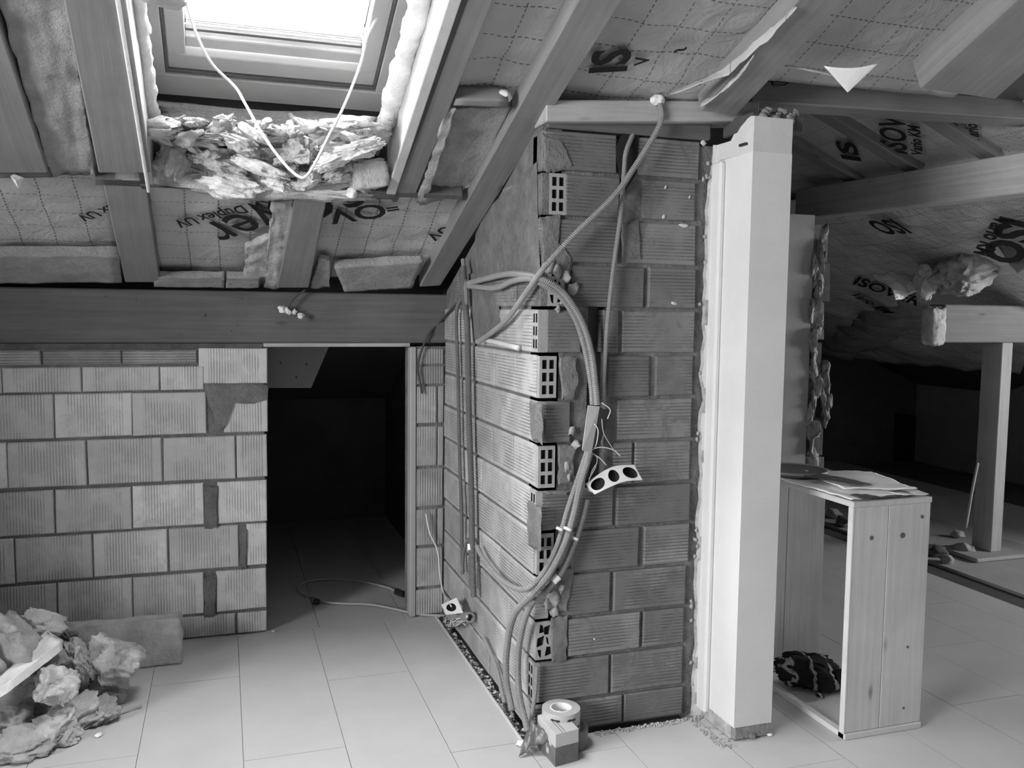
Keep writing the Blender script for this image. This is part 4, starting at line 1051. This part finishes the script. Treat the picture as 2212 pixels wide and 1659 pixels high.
# ------------------------------------------------------------------ wooden open frame (upended crate) with papers
CX0, CX1, CYF, CYR, CT = 2.003, 2.325, 2.405, 2.985, .828
cr_ = empty('wooden_crate', (2.16, 2.7, 0), 'tall open-ended pine crate standing right of the white pier, papers on top', 'crate')
xm = CX0 + .45 * (CX1 - CX0)
for a, b_ in ((CX0, xm - .001), (xm + .001, CX1)):
    adopt(box('front_board', (a, CYF, .022), (b_, CYF + .022, CT - .02), 'shelf_wood', None, .0015), cr_)
    adopt(box('rear_board', (a, CYR - .022, .005), (b_, CYR, CT - .02), 'shelf_wood', None, .0015), cr_)
adopt(box('top_board', (CX0 - .004, CYF - .002, CT - .02), (CX1 + .004, CYR + .004, CT), 'shelf_wood', None, .002), cr_)
adopt(box('bottom_rail', (CX0 - .002, CYF, .0), (CX0 + .024, CYR, .02), 'lath_wood', None, .002), cr_)
adopt(box('bottom_rail', (CX1 - .024, CYF, .0), (CX1, CYR, .02), 'lath_wood', None, .002), cr_)
adopt(box('bottom_ledge', (CX0 - .002, CYF - .006, .0), (CX1 + .001, CYF + .03, .021), 'lath_wood', None, .002), cr_)
adopt(box('edge_lath', (CX0 - .004, CYF - .001, .02), (CX0 + .003, CYF + .023, CT - .02), 'rigid', None, .001), cr_)
for x, z, r in [(2.08, .70, .008), (2.21, .70, .010), (2.29, .76, .007), (2.25, .08, .005), (2.255, .30, .005)]:
    adopt(cyl('knot', (x, CYF - .001, z), (x, CYF + .002, z), r, 'beam', None, 12), cr_)
def papersheet(name, x0, x1, y0, y1, z, mat, label, seed, rot=0, lift=.0):
    M = Matrix.Rotation(rot, 3, 'Z'); c = Vector(((x0 + x1) / 2, (y0 + y1) / 2, 0))
    def fn(s, t):
        p = Vector((x0 + (x1 - x0) * s, y0 + (y1 - y0) * t, 0)) - c; p = M @ p + c
        return Vector((p.x, p.y, z + .006 * noise.noise(p * 9 + Vector((seed, 0, 0))) + .003 * noise.noise(p * 30) + lift * t * t))
    o = sheet(name, fn, 20, 20, mat, None, .0025); setp(o, label, 'paper'); return o
n1 = papersheet('newspaper', 1.985, 2.22, 2.42, 2.86, CT + .008, 'paper', 'white newspaper sheet draped over the left edge of the crate top', 1, .05)
n2 = papersheet('newspaper', 2.07, 2.335, 2.46, 2.80, CT + .022, 'paper', 'crumpled newspaper lying uppermost on the crate top', 2, -.25)
n3 = papersheet('picture_page', 2.05, 2.14, 2.50, 2.72, CT + .032, 'paper_print', 'dark printed picture page between the two newspapers', 3, .3)
n4 = papersheet('plastic_bag', 2.03, 2.26, 2.405, 2.47, CT + .008, 'paper_print', 'dark printed bag under the newspapers at the front of the crate top', 4, .06)
n5 = papersheet('plastic_bag', 2.20, 2.32, 2.41, 2.50, CT + .010, 'wrap', 'clear crinkled bag at the front right of the crate top', 5, .1)
tray = empty('dark_tray', (2.07, 2.87, CT + .02), 'flat dark round tray on the crate, left behind the newspapers', 'tray')
adopt(cyl('dish', (2.09, 2.86, CT + .016), (2.09, 2.86, CT + .028), .125, 'conduit_dark', None, 40), tray)
adopt(cyl('rim', (2.09, 2.86, CT + .024), (2.09, 2.86, CT + .032), .128, 'cable_grey', None, 40, inner=.122), tray)
o = tube('white_stick', [(2.045, 2.90, CT + .03), (1.99, 2.90, .98)], .008, 'plastic', None, 8); setp(o, 'pale stick rising behind the pier from the crate top', 'stick')
cl = wad('knitted_bundle', (2.155, 2.80, .066), (.125, .075, .062), (.1, .12, -.3), 160, 'knit', .22, .5, 5, flat=.003); setp(cl, 'dark knitted bundle with light stripes lying on the floor inside the crate', 'clothing')
wad('sleeve_end', (2.275, 2.74, .045), (.05, .045, .036), (0, .3, 0), 161, 'knit', .2, .3, 4, flat=.003, parent=cl)
wad('sleeve_end', (2.13, 2.70, .012), (.016, .018, .01), (0, .3, 0), 162, 'knit', .2, .3, 2, flat=.002, parent=cl)

# ------------------------------------------------------------------ conduits, cables
def PY(d): return lambda x, y: onY(x, y, YC - d)
def PX(d): return lambda x, y: onX(x, y, XS - d)
def pipe(segs, r, mat, label, ribs=True, cat='conduit', name='conduit', seg=8, straps=()):
    pts = []
    for f, l in segs: pts += [f(x, y) for x, y in l]
    o = tube(name, pts, r, mat, None, seg, ribs, 6); return setp(o, label, cat)
pA = pipe([(PY(.06), [(1425, 222), (1430, 250), (1418, 285), (1368, 365), (1325, 425), (1240, 508), (1185, 568)]), (PY(.05), [(1165, 592)]), (PX(.03), [(1135, 635), (1090, 695), (1035, 738)])], .0105, 'conduit',
     'grey conduit running diagonally from the hole in the ceiling down to the inner corner', name='conduit')
o = wad('foam_plug', onY(1420, 216, YC - .055), (.022, .02, .016), (0, 0, 0), 170, 'foam', .3, .5, 3); setp(o, 'white foam plug where the diagonal conduit enters the ceiling', 'foam')
pB = pipe([(PY(.0), [(1368, 288)]), (PY(.03), [(1352, 330), (1348, 372), (1340, 470), (1325, 580), (1312, 700), (1306, 790), (1300, 870)])], .0085, 'conduit', 'thin straight conduit dropping from the dark hole to the wall box', name='conduit')
pC1 = pipe([(PX(.03), [(1012, 612), (1050, 602), (1095, 592), (1135, 594)]), (PY(.045), [(1172, 603), (1215, 630), (1255, 690), (1277, 760), (1286, 830), (1290, 874)])], .0115, 'conduit', 'upper of two conduits arching round the brick corner to the wall box', name='conduit')
pC2 = pipe([(PX(.03), [(1012, 618), (1070, 622), (1105, 608), (1140, 602)]), (PY(.028), [(1172, 614), (1210, 640), (1244, 692), (1265, 760), (1277, 830), (1280, 874)])], .0105, 'conduit', 'lower of two conduits arching round the brick corner to the wall box', name='conduit')
pD1 = pipe([(PY(.035), [(1268, 976), (1243, 1050), (1225, 1105), (1203, 1180), (1172, 1240)]), (PY(.05), [(1145, 1268)]), (PX(.035), [(1118, 1272), (1080, 1250), (1045, 1208), (1030, 1180)])], .010, 'conduit', 'leftmost of three conduits below the wall box, bending up the side wall', name='conduit')
pD2 = pipe([(PY(.05), [(1275, 978), (1253, 1050), (1240, 1110), (1218, 1180), (1185, 1242), (1148, 1285)]), (PX(.05), [(1110, 1330), (1095, 1400), (1094, 1470), (1106, 1535)])], .0125, 'conduit', 'middle of three conduits below the wall box, turning down to the floor', name='conduit')
pD3 = pipe([(PY(.035), [(1268, 1078), (1258, 1120), (1240, 1175), (1210, 1240), (1170, 1285), (1148, 1305)]), (PX(.045), [(1130, 1350), (1119, 1420), (1122, 1500), (1140, 1580)])], .0118, 'conduit', 'rightmost of three conduits below the wall box, ending at the floor corner', name='conduit')
def ring(f, x, y, x2, y2, r, par, mat='plastic_white'):
    a, b_ = f(x, y), f(x2, y2); return cyl('tape_band', a, b_, r, mat, par, 12)
ring(PY(.035), 1210, 1140, 1208, 1145, .0125, pD1); ring(PY(.05), 1228, 1140, 1226, 1145, .0145, pD2); ring(PY(.035), 1243, 1160, 1241, 1165, .0135, pD3)
ring(PY(.035), 1206, 1245, 1194, 1257, .0135, pD3); ring(PY(.05), 1150, 1283, 1142, 1291, .0142, pD2, 'conduit')
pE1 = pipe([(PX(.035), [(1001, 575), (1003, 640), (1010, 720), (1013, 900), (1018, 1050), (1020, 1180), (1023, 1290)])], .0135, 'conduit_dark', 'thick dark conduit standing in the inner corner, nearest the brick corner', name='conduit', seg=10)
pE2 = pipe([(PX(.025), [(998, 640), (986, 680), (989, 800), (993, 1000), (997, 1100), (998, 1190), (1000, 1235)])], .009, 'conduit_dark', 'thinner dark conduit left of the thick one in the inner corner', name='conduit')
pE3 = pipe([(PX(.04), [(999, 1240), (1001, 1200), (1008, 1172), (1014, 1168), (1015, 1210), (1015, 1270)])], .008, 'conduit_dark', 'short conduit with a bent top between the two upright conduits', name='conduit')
ring(PX(.045), 1014, 1175, 1015, 1188, .009, pE3)
pipe([(PX(.02), [(992, 650)]), (lambda x, y: onY(x, y, YB - .02), [(955, 690), (925, 725), (908, 765), (903, 800), (912, 850)])], .005, 'cable_dark', 'thin dark cable curving across the end of the wall beam', False, 'cable', 'cable')
pipe([(lambda x, y: onY(x, y, YB - .03), [(920, 1110), (928, 1150), (945, 1190), (950, 1240), (958, 1280)]), (PX(.06), [(975, 1310)])], .0035, 'cable_white', 'thin white cable hanging down the jamb to the floor socket', False, 'cable', 'cable')
pipe([(PX(.03), [(1000, 560), (1004, 600), (1008, 650), (1004, 690)])], .010, 'conduit', 'pale conduit end sticking up above the others in the inner corner', name='conduit')
pipe([(PX(.02), [(1045, 1378), (1062, 1415), (1075, 1452)]), (lambda x, y: onX(x, y, .955), [(1083, 1490), (1090, 1518)])], .009, 'conduit', 'short conduit coming out low in the side wall left of the others', name='conduit')
pipe([(PY(.02), [(1160, 1440), (1156, 1500), (1148, 1550)]), (PY(.03), [(1140, 1590)])], .008, 'conduit', 'short pale conduit running down the front corner behind the tape roll', name='conduit')
# flat wall box with its flap
jb = empty('junction_box', onY(1280, 930, YC - .03), 'long narrow pale junction box hanging in the chase of the front wall', 'junction box')
q = [onY(1257, 972, YC - .075), onY(1278, 980, YC - .06), onY(1296, 878, YC - .035), onY(1270, 876, YC - .045)]
adopt(hexa('cover', q, (0.004, .010, 0), 'plastic', None, .001), jb)
q2 = [onY(1280, 972, YC - .058), onY(1296, 960, YC - .02), onY(1318, 890, YC - .015), onY(1297, 880, YC - .034)]
adopt(hexa('case', q2, (0.003, .03, 0), 'black', None, .001), jb)
for i, w_ in enumerate([[(1280, 972), (1288, 960), (1292, 930), (1284, 915)], [(1300, 905), (1304, 935), (1318, 960), (1328, 975)], [(1280, 970), (1300, 966), (1325, 972), (1340, 985)], [(1278, 976), (1290, 990), (1285, 1012), (1272, 1035)], [(1278, 978), (1296, 990), (1310, 1005)], [(1272, 1040), (1280, 1015), (1290, 1000)], [(1300, 870), (1318, 885), (1312, 905)]]):
    pipe([(PY(.05), w_)], .0017, 'cable_grey' if i % 2 else 'cable_white', ['thin wire looping above the junction box foot', 'thin wire hanging right of the junction box', 'thin wire reaching right towards the triple socket frame', 'white wire falling from the box to the triple socket frame', 'short wire crossing behind the triple socket frame', 'wire curling at the left end of the triple socket frame', 'small wire loop at the top of the junction box'][i], False, 'wire', 'wire', 5)
# bent triple socket frame
def cup_plate(root, fn, n_cells, rr=.36, depth=.03, mat='plastic', cmat='black', th=.004):
    """fn(u,v,w): u 0..n, v 0..1, w out; each cell a square with a round opening and a cup behind"""
    for c in range(n_cells):
        K = 24; V = []; Fc = []; mi = []
        sq = []; ci = []
        for k in range(K):
            a = 2 * math.pi * k / K; dx, dy = math.cos(a), math.sin(a); mm = max(abs(dx), abs(dy))
            sq.append((c + .5 + .5 * dx / mm, .5 + .5 * dy / mm)); ci.append((c + .5 + rr * dx, .5 + rr * dy))
        layers = [[fn(u, v, 0) for u, v in sq], [fn(u, v, 0) for u, v in ci], [fn(u, v, -depth) for u, v in ci]]
        for L in layers: V += L
        V.append(fn(c + .5, .5, -depth))
        V += [fn(u, v, -th) for u, v in sq]
        for k in range(K):
            k2 = (k + 1) % K
            Fc.append((k, k2, K + k2, K + k)); mi.append(0)
            Fc.append((K + k, K + k2, 2 * K + k2, 2 * K + k)); mi.append(1)
            Fc.append((2 * K + k, 2 * K + k2, 3 * K)); mi.append(1)
            Fc.append((k, k2, 3 * K + 1 + k2, 3 * K + 1 + k)); mi.append(0)
        o = mesh('socket_opening', V, Fc, [mat, cmat], None, mats=mi); adopt(o, root)
        oc = [fn(c + .5 + (rr + .05) * math.cos(2 * math.pi * k / K), .5 + (rr + .05) * math.sin(2 * math.pi * k / K), -th) for k in range(K)]
        od = [fn(c + .5 + (rr + .05) * math.cos(2 * math.pi * k / K), .5 + (rr + .05) * math.sin(2 * math.pi * k / K), -depth - .004) for k in range(K)]
        o = mesh('socket_cup', oc + od, [(k, (k + 1) % K, K + (k + 1) % K, K + k) for k in range(K)] + [tuple(range(K, 2 * K))], 'plastic', None); adopt(o, root)
bot = [(1285, 1068), (1318, 1052), (1350, 1040), (1388, 1037)]; top = [(1265, 1045), (1303, 1018), (1332, 1006), (1370, 1004)]
def lerpP(P, s):
    s = max(0, min(.99999, s)) * (len(P) - 1); k = int(s)
    # smooth interpolation
    P2 = [P[0]] + P + [P[-1]]; t = s - k; a, b2_, c2, d2 = P2[k:k + 4]
    f = lambda i: .5 * ((2 * b2_[i]) + (c2[i] - a[i]) * t + (2 * a[i] - 5 * b2_[i] + 4 * c2[i] - d2[i]) * t * t + (3 * b2_[i] - a[i] - 3 * c2[i] + d2[i]) * t ** 3)
    return (f(0), f(1))
def tfn(u, v, w):
    s = u / 3; p = lerpP(bot, s); q = lerpP(top, s)
    A = onY(p[0], p[1], YC - .075); B = onY(q[0], q[1], YC - .045); P = A.lerp(B, v)
    n = Vector((.1, -.75, -.45)).normalized() if False else Vector((.05, -.88, .35)).normalized()
    return P + n * (w * .8)
ts = empty('socket_frame', onY(1325, 1035, YC - .06), 'bent strip of three empty round socket boxes dangling from wires on the front wall', 'socket')
cup_plate(ts, tfn, 3, .36, .03)
# floor socket with loose wires in the groove
fs = empty('wall_socket', onX(980, 1310, .93), 'small white square socket dangling low beside the doorway jamb', 'socket')
s00, s10, s11, s01 = [onX(x, y, .93 + dx) for x, y, dx in [(963, 1328, -.01), (999, 1324, .0), (985, 1291, .0), (953, 1306, -.01)]]
Nn = (s10 - s00).cross(s01 - s00).normalized(); Nn = Nn if Nn.dot(O - s00) > 0 else -Nn
cup_plate(fs, lambda u, v, w: s00.lerp(s10, u).lerp(s01.lerp(s11, u), v) + Nn * w, 1, .30, .02, 'plastic_white')
for i in range(7):
    R = random.Random(60 + i); pts = [(960 + R.uniform(0, 50), 1325 + R.uniform(0, 32)) for _ in range(5)]
    pipe([(lambda x, y: onX(x, y, .935), pts)], .0025, ['cable_grey', 'cable_dark', 'cable_white'][i % 3], 'tangled short wires under the small white floor socket', False, 'wire', 'wire', 5)['group'] = 'tangled wires under the floor socket'
o = cyl('pipe_coupling', onX(1005, 1332, .95), onX(1015, 1334, .95), .022, 'conduit', None, 16, inner=.014); setp(o, 'short grey pipe coupling beside the floor socket', 'pipe')
# floor lead with plug
fl = [(962, 1330), (905, 1327), (850, 1315), (800, 1306), (745, 1304), (700, 1300), (680, 1290), (655, 1284), (645, 1272), (652, 1260), (690, 1252), (740, 1252), (790, 1258), (840, 1270), (858, 1279)]
o = pipe([(lambda x, y: onZ(x, y, .006), fl)], .0055, 'cable_grey', 'grey lead looping over the floor of the doorway', False, 'cable', 'cable')
cyl('plug', onZ(856, 1278, .012), onZ(872, 1284, .012), .016, 'black', o, 12)
cyl('cable_gland', onZ(690, 1300, .012), onZ(676, 1300, .012), .012, 'black', o, 12)
# white cable in the skylight
yv = 2.78
wc = [(400, -60), (402, 0), (425, 75), (458, 138), (508, 188), (530, 225), (570, 295), (615, 355), (646, 382), (662, 380), (682, 350), (712, 290), (745, 225), (778, 140), (795, 75), (830, 10), (838, -40)]
o = pipe([(lambda x, y: onY(x, y, yv), wc)], .0042, 'cable_white', 'white cable hanging in a V loop in front of the skylight', False, 'cable', 'cable')
# foam knot on wire in front of the wall beam
kn = pipe([(lambda x, y: onY(x, y, YB - .04), [(660, 626), (640, 640), (628, 655), (620, 668)])], .004, 'cable_dark', 'short wire with a white torn tape knot hanging before the wall beam', False, 'cable', 'cable')
for i, (px, py, s) in enumerate([(612, 668, .018), (622, 672, .014), (636, 674, .012), (650, 682, .014)]):
    wad('tape_knot', onY(px, py, YB - .045), (s, s * .7, s * .8), (0, i, 0), 180 + i, 'wrap', .4, .6, 3, parent=kn)
o = pipe([(PX(.012), [(1045, 733), (1075, 740), (1120, 752)])], .010, 'plaster_raw', 'stub of pale pipe laid in the joint of the side wall', False, 'pipe', 'pipe')

# ------------------------------------------------------------------ tape rolls and carton in the corner
tc = Vector((1.057, 2.652, 0))
t2 = empty('tape_roll', tc + Vector((.028, .0, 0)), 'dark tape roll on the floor underneath the white-cored roll', 'tape roll')
adopt(cyl('windings', tc + Vector((.028, 0, .002)), tc + Vector((.028, 0, .062)), .066, 'tape_dark', None, 40, inner=.038), t2)
adopt(cyl('core', tc + Vector((.028, 0, .003)), tc + Vector((.028, 0, .061)), .038, 'tape_core', None, 32, inner=.034), t2)
t1 = empty('tape_roll', tc + Vector((0, 0, .063)), 'pale tape roll with a white core lying uppermost in the corner', 'tape roll')
wt = cyl('windings', tc + Vector((0, 0, .063)), tc + Vector((0, 0, .132)), .064, 'tape', None, 48, inner=.037); adopt(wt, t1)
adopt(cyl('core', tc + Vector((0, 0, .062)), tc + Vector((0, 0, .133)), .037, 'tape_core', None, 32, inner=.033), t1)
def wrapcyl(c, r, a0, z):
    def f(p): return p
    return f
def text_on_cyl(txt, c, r, ang0, z, h, parent):
    cu = bpy.data.curves.new('t', 'FONT'); cu.body = txt; cu.size = h; cu.offset = .0008
    ob = bpy.data.objects.new('t', cu); me = bpy.data.meshes.new_from_object(ob); bpy.data.objects.remove(ob); bpy.data.curves.remove(cu)
    for v in me.vertices:
        a = ang0 + v.co.x / r; v.co = c + Vector((math.cos(a) * (r + .0006), math.sin(a) * (r + .0006), z + v.co.y))
    me.name = 'lettering'; o = link('lettering', me, 'ink', None); return adopt(o, parent)
for z, a in ((.110, -2.5), (.110, -1.6), (.078, -2.25), (.078, -1.1)):
    text_on_cyl('sisson', tc, .064, a, z, .013, t1)
text_on_cyl('easy plast', tc, .064, -1.95, .097, .009, t1)
P0, P1, P2 = onZ(1199, 1657), onZ(1249, 1643), onZ(1160, 1612)
P3 = P1 + (P2 - P0)
ca = empty('small_carton', (P0 + P3) / 2, 'small carton, pale top half and dark printed lower half, before the tape rolls', 'box')
hh = .108
adopt(hexa('lower_half', [P0, P1, P3, P2], (0, 0, hh * .58), 'carton_dark', None, .001), ca)
up_ = Vector((0, 0, hh * .58))
adopt(hexa('upper_half', [P0 + up_, P1 + up_, P3 + up_, P2 + up_], (0, 0, hh * .42), 'carton', None, .001), ca)
tt = Vector((0, 0, hh)); sv = (P2 - P0)
for k in (.30, .42):
    A = P0.lerp(P1, .0) + sv * k + tt; B = P1 + sv * k + tt
    A, B = P0.lerp(P1, k) + tt, P2.lerp(P3, k) + tt
    adopt(hexa('tape_seam', [A, A + (P1 - P0).normalized() * .0015, B + (P1 - P0).normalized() * .0015, B], (0, 0, .0008), 'carton_dark', None, 0), ca)
# label marks on the side
for i, (a, z) in enumerate([(.2, .055), (.45, .04), (.7, .06), (.35, .02)]):
    c0 = P0 + sv * a + Vector((0, 0, z)); n_ = Vector((-.6, -.2, 0)).normalized()
    adopt(hexa('print_mark', [c0 - n_ * -.0008, c0 + sv * .12 + n_ * .0008, c0 + sv * .12 + n_ * .0008 + Vector((0, 0, .02)), c0 + n_ * .0008 + Vector((0, 0, .015))], -n_ * .0006, 'carton', None, 0), ca)
o = sheet('crumpled_foil', quadfn(onZ(1120, 1625, .02), onZ(1165, 1600, .05), onZ(1200, 1580, .10), onZ(1150, 1560, .09), Z3, .03, 20, 6), 14, 12, 'tape_dark', None, .001); setp(o, 'crumpled dark wrapper stuck behind the small carton', 'wrapper')
for i, (px, py, s) in enumerate([(1128, 1605, .012), (1140, 1600, .009), (1133, 1618, .008), (1150, 1590, .01)]):
    o = wad('foil_scrap', onZ(px, py, .01), (s * 1.5, s, s * .6), (0, 0, i), 190 + i, 'plastic_white', .5, .7, 3, flat=.001); setp(o, 'bright foil scrap at the left foot of the small carton', 'wrapper', 'foil scraps by the carton')
# rubble in the slot between floor and side wall, and plaster dust along the walls
def crumbs(name, fn, n, smin, smax, mat, seed, parent=None):
    R = random.Random(seed); V = []; Fc = []
    for i in range(n):
        c = Vector(fn(R)); s = R.uniform(smin, smax); b0 = len(V)
        for dx, dy, dz in ((1, 0, 0), (-1, 0, 0), (0, 1, 0), (0, -1, 0), (0, 0, 1), (0, 0, -1)):
            V.append(c + Vector((dx * s * R.uniform(.6, 1.3), dy * s * R.uniform(.6, 1.3), dz * s * R.uniform(.5, 1))))
        for f in ((0, 2, 4), (2, 1, 4), (1, 3, 4), (3, 0, 4), (2, 0, 5), (1, 2, 5), (3, 1, 5), (0, 3, 5)): Fc.append(tuple(b0 + k for k in f))
    return mesh(name, V, Fc, mat, parent)
o = crumbs('mortar_crumbs', lambda R: (.966 + R.uniform(-.016, .02), R.uniform(2.62, 3.98), -.03 + R.uniform(0, .03)), 420, .003, .011, 'rubble', 1); setp(o, 'grey mortar crumbs filling the slot beside the side wall', 'rubble', None, 'stuff')
o = crumbs('plaster_dust', lambda R: (R.uniform(1.2, 1.66), 2.70 - abs(R.gauss(0, .012)), R.uniform(0, .004)), 260, .0015, .007, 'rubble', 2); setp(o, 'plaster crumbs along the foot of the front block wall', 'rubble', None, 'stuff')
o = crumbs('plaster_dust', lambda R: (1.56 + abs(R.gauss(0, .03)), R.uniform(2.47, 2.68), R.uniform(0, .003)), 120, .0015, .006, 'plaster_torn', 3); setp(o, 'pale crumbs round the foot of the white pier', 'rubble', None, 'stuff')
es = box('edge_profile', (.938, 2.66, -.004), (.946, 4.0, .004), 'plastic', None, .001); setp(es, 'thin pale edging strip along the floor slot by the side wall', 'trim')
for i, (px, py, s, lb) in enumerate([(1663, 1587, .008, 'tiny white chip at the right foot of the pier'), (213, 1588, .012, 'white tape scrap on the floor right of the wool heap'), (590, 1363, .006, 'tiny white chip at the doorway edge')]):
    o = wad('white_chip', onZ(px, py, .004), (s * 1.3, s, s * .6), (0, 0, i), 195 + i, 'plastic_white', .3, .3, 2, flat=.0005); setp(o, lb, 'debris')

# ------------------------------------------------------------------ wool heap on the floor, left
o = slab('wool_slab', [(-.80, 3.735, .002), (-.80, 3.80, .002), (-.185, 3.80, .002), (-.185, 3.735, .002)], (.0, .02, .185), 'wool_light', None, .010, 18, 4, 9); setp(o, 'long upright wool slab standing along the foot of the block wall', 'insulation')
heap = [ # px, py(centre), depth Y, sx, sy, sz, rotY, rotZ, mat (wool_dim: shade in the colour), label
 (20, 1440, 3.35, .10, .10, .16, .1, 0, 'wool', 'tall grey wool lump at the picture left edge'),
 (92, 1348, 3.42, .065, .05, .035, .5, .2, 'wool_light', 'pale wool piece crowning the heap'),
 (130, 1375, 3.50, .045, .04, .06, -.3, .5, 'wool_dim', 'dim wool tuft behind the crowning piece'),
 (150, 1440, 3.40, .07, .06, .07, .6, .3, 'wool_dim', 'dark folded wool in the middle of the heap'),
 (245, 1428, 3.42, .085, .06, .065, .5, .2, 'wool', 'fan shaped wool piece leaning to the right over the floor'),
 (175, 1425, 3.38, .030, .05, .07, -.3, .3, 'wool', 'narrow upright wool flake left of the fan shaped piece'),
 (120, 1480, 3.22, .060, .05, .050, .4, .3, 'wool_light', 'bright wool ball in the middle of the heap'),
 (185, 1500, 3.22, .095, .06, .045, -.35, .3, 'wool', 'long wool roll slanting across the heap'),
 (225, 1500, 3.16, .060, .05, .040, .4, .2, 'wool_light', 'bright ended wool piece right of the long roll'),
 (60, 1525, 3.10, .080, .06, .045, .1, .3, 'wool_light', 'pale rumpled wool left of the bright ball'),
 (160, 1550, 3.02, .090, .06, .040, -.3, .3, 'wool_light', 'pale wool slanting down at the front right of the heap'),
 (115, 1580, 2.98, .070, .06, .045, -.2, .1, 'wool_light', 'bright wool lump at the front of the heap'),
 (20, 1565, 2.95, .060, .07, .055, .2, .1, 'wool', 'grey wool lump low at the left edge'),
 (50, 1610, 2.84, .085, .06, .035, .1, .1, 'wool', 'flat grey wool at the very front of the heap'),
 (205, 1545, 3.08, .070, .06, .022, -.4, .3, 'wool', 'thin wool tongue pointing right on the floor'),
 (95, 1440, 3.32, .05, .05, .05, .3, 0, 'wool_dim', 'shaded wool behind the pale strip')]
for i, (px, py, Y, sx, sy, sz, ry, rz, mt, lb) in enumerate(heap):
    c = onY(px, py, Y) if py < 1500 else onZ(px, py, sz * .7)
    o = wad('wool_wad', c, (sx, sy * 1.1, sz), (.2, ry, rz), 400 + i, mt, .34, .42, 5, flat=.001, boxy=.6); setp(o, lb, 'insulation')
o = slab('foam_strip', [onY(-60, 1545, 3.12), onY(20, 1495, 3.12), onY(135, 1405, 3.30), onY(98, 1382, 3.34)], (0, .02, .03), 'wrap', None, .004, 10, 6); setp(o, 'straight pale insulation strip lying slantwise on the heap', 'insulation')
o = slab('thin_lath', [onZ(190, 1568, .004), onZ(192, 1560, .004), onZ(305, 1528, .004), onZ(306, 1526, .004)], (0, 0, .006), 'wool_light', None, .002, 6, 7); setp(o, 'thin pointed scrap lying on the floor in front of the heap', 'insulation')
# the heap goes on to the left, outside the frame
for i, (x, y, z, s) in enumerate([(-1.25, 3.3, .2, .26), (-1.7, 3.3, .3, .34), (-1.25, 2.85, .15, .2), (-1.62, 3.5, .75, .26), (-1.35, 3.5, .45, .24)]):
    o = wad('wool_wad', (x, y, z), (s, s * .9, s * .8), (0, .2, i), 430 + i, 'wool', .3, .7, 4, flat=.001); setp(o, 'large wool lump of the heap beyond the left edge of the picture', 'insulation', 'wool heap outside the frame')
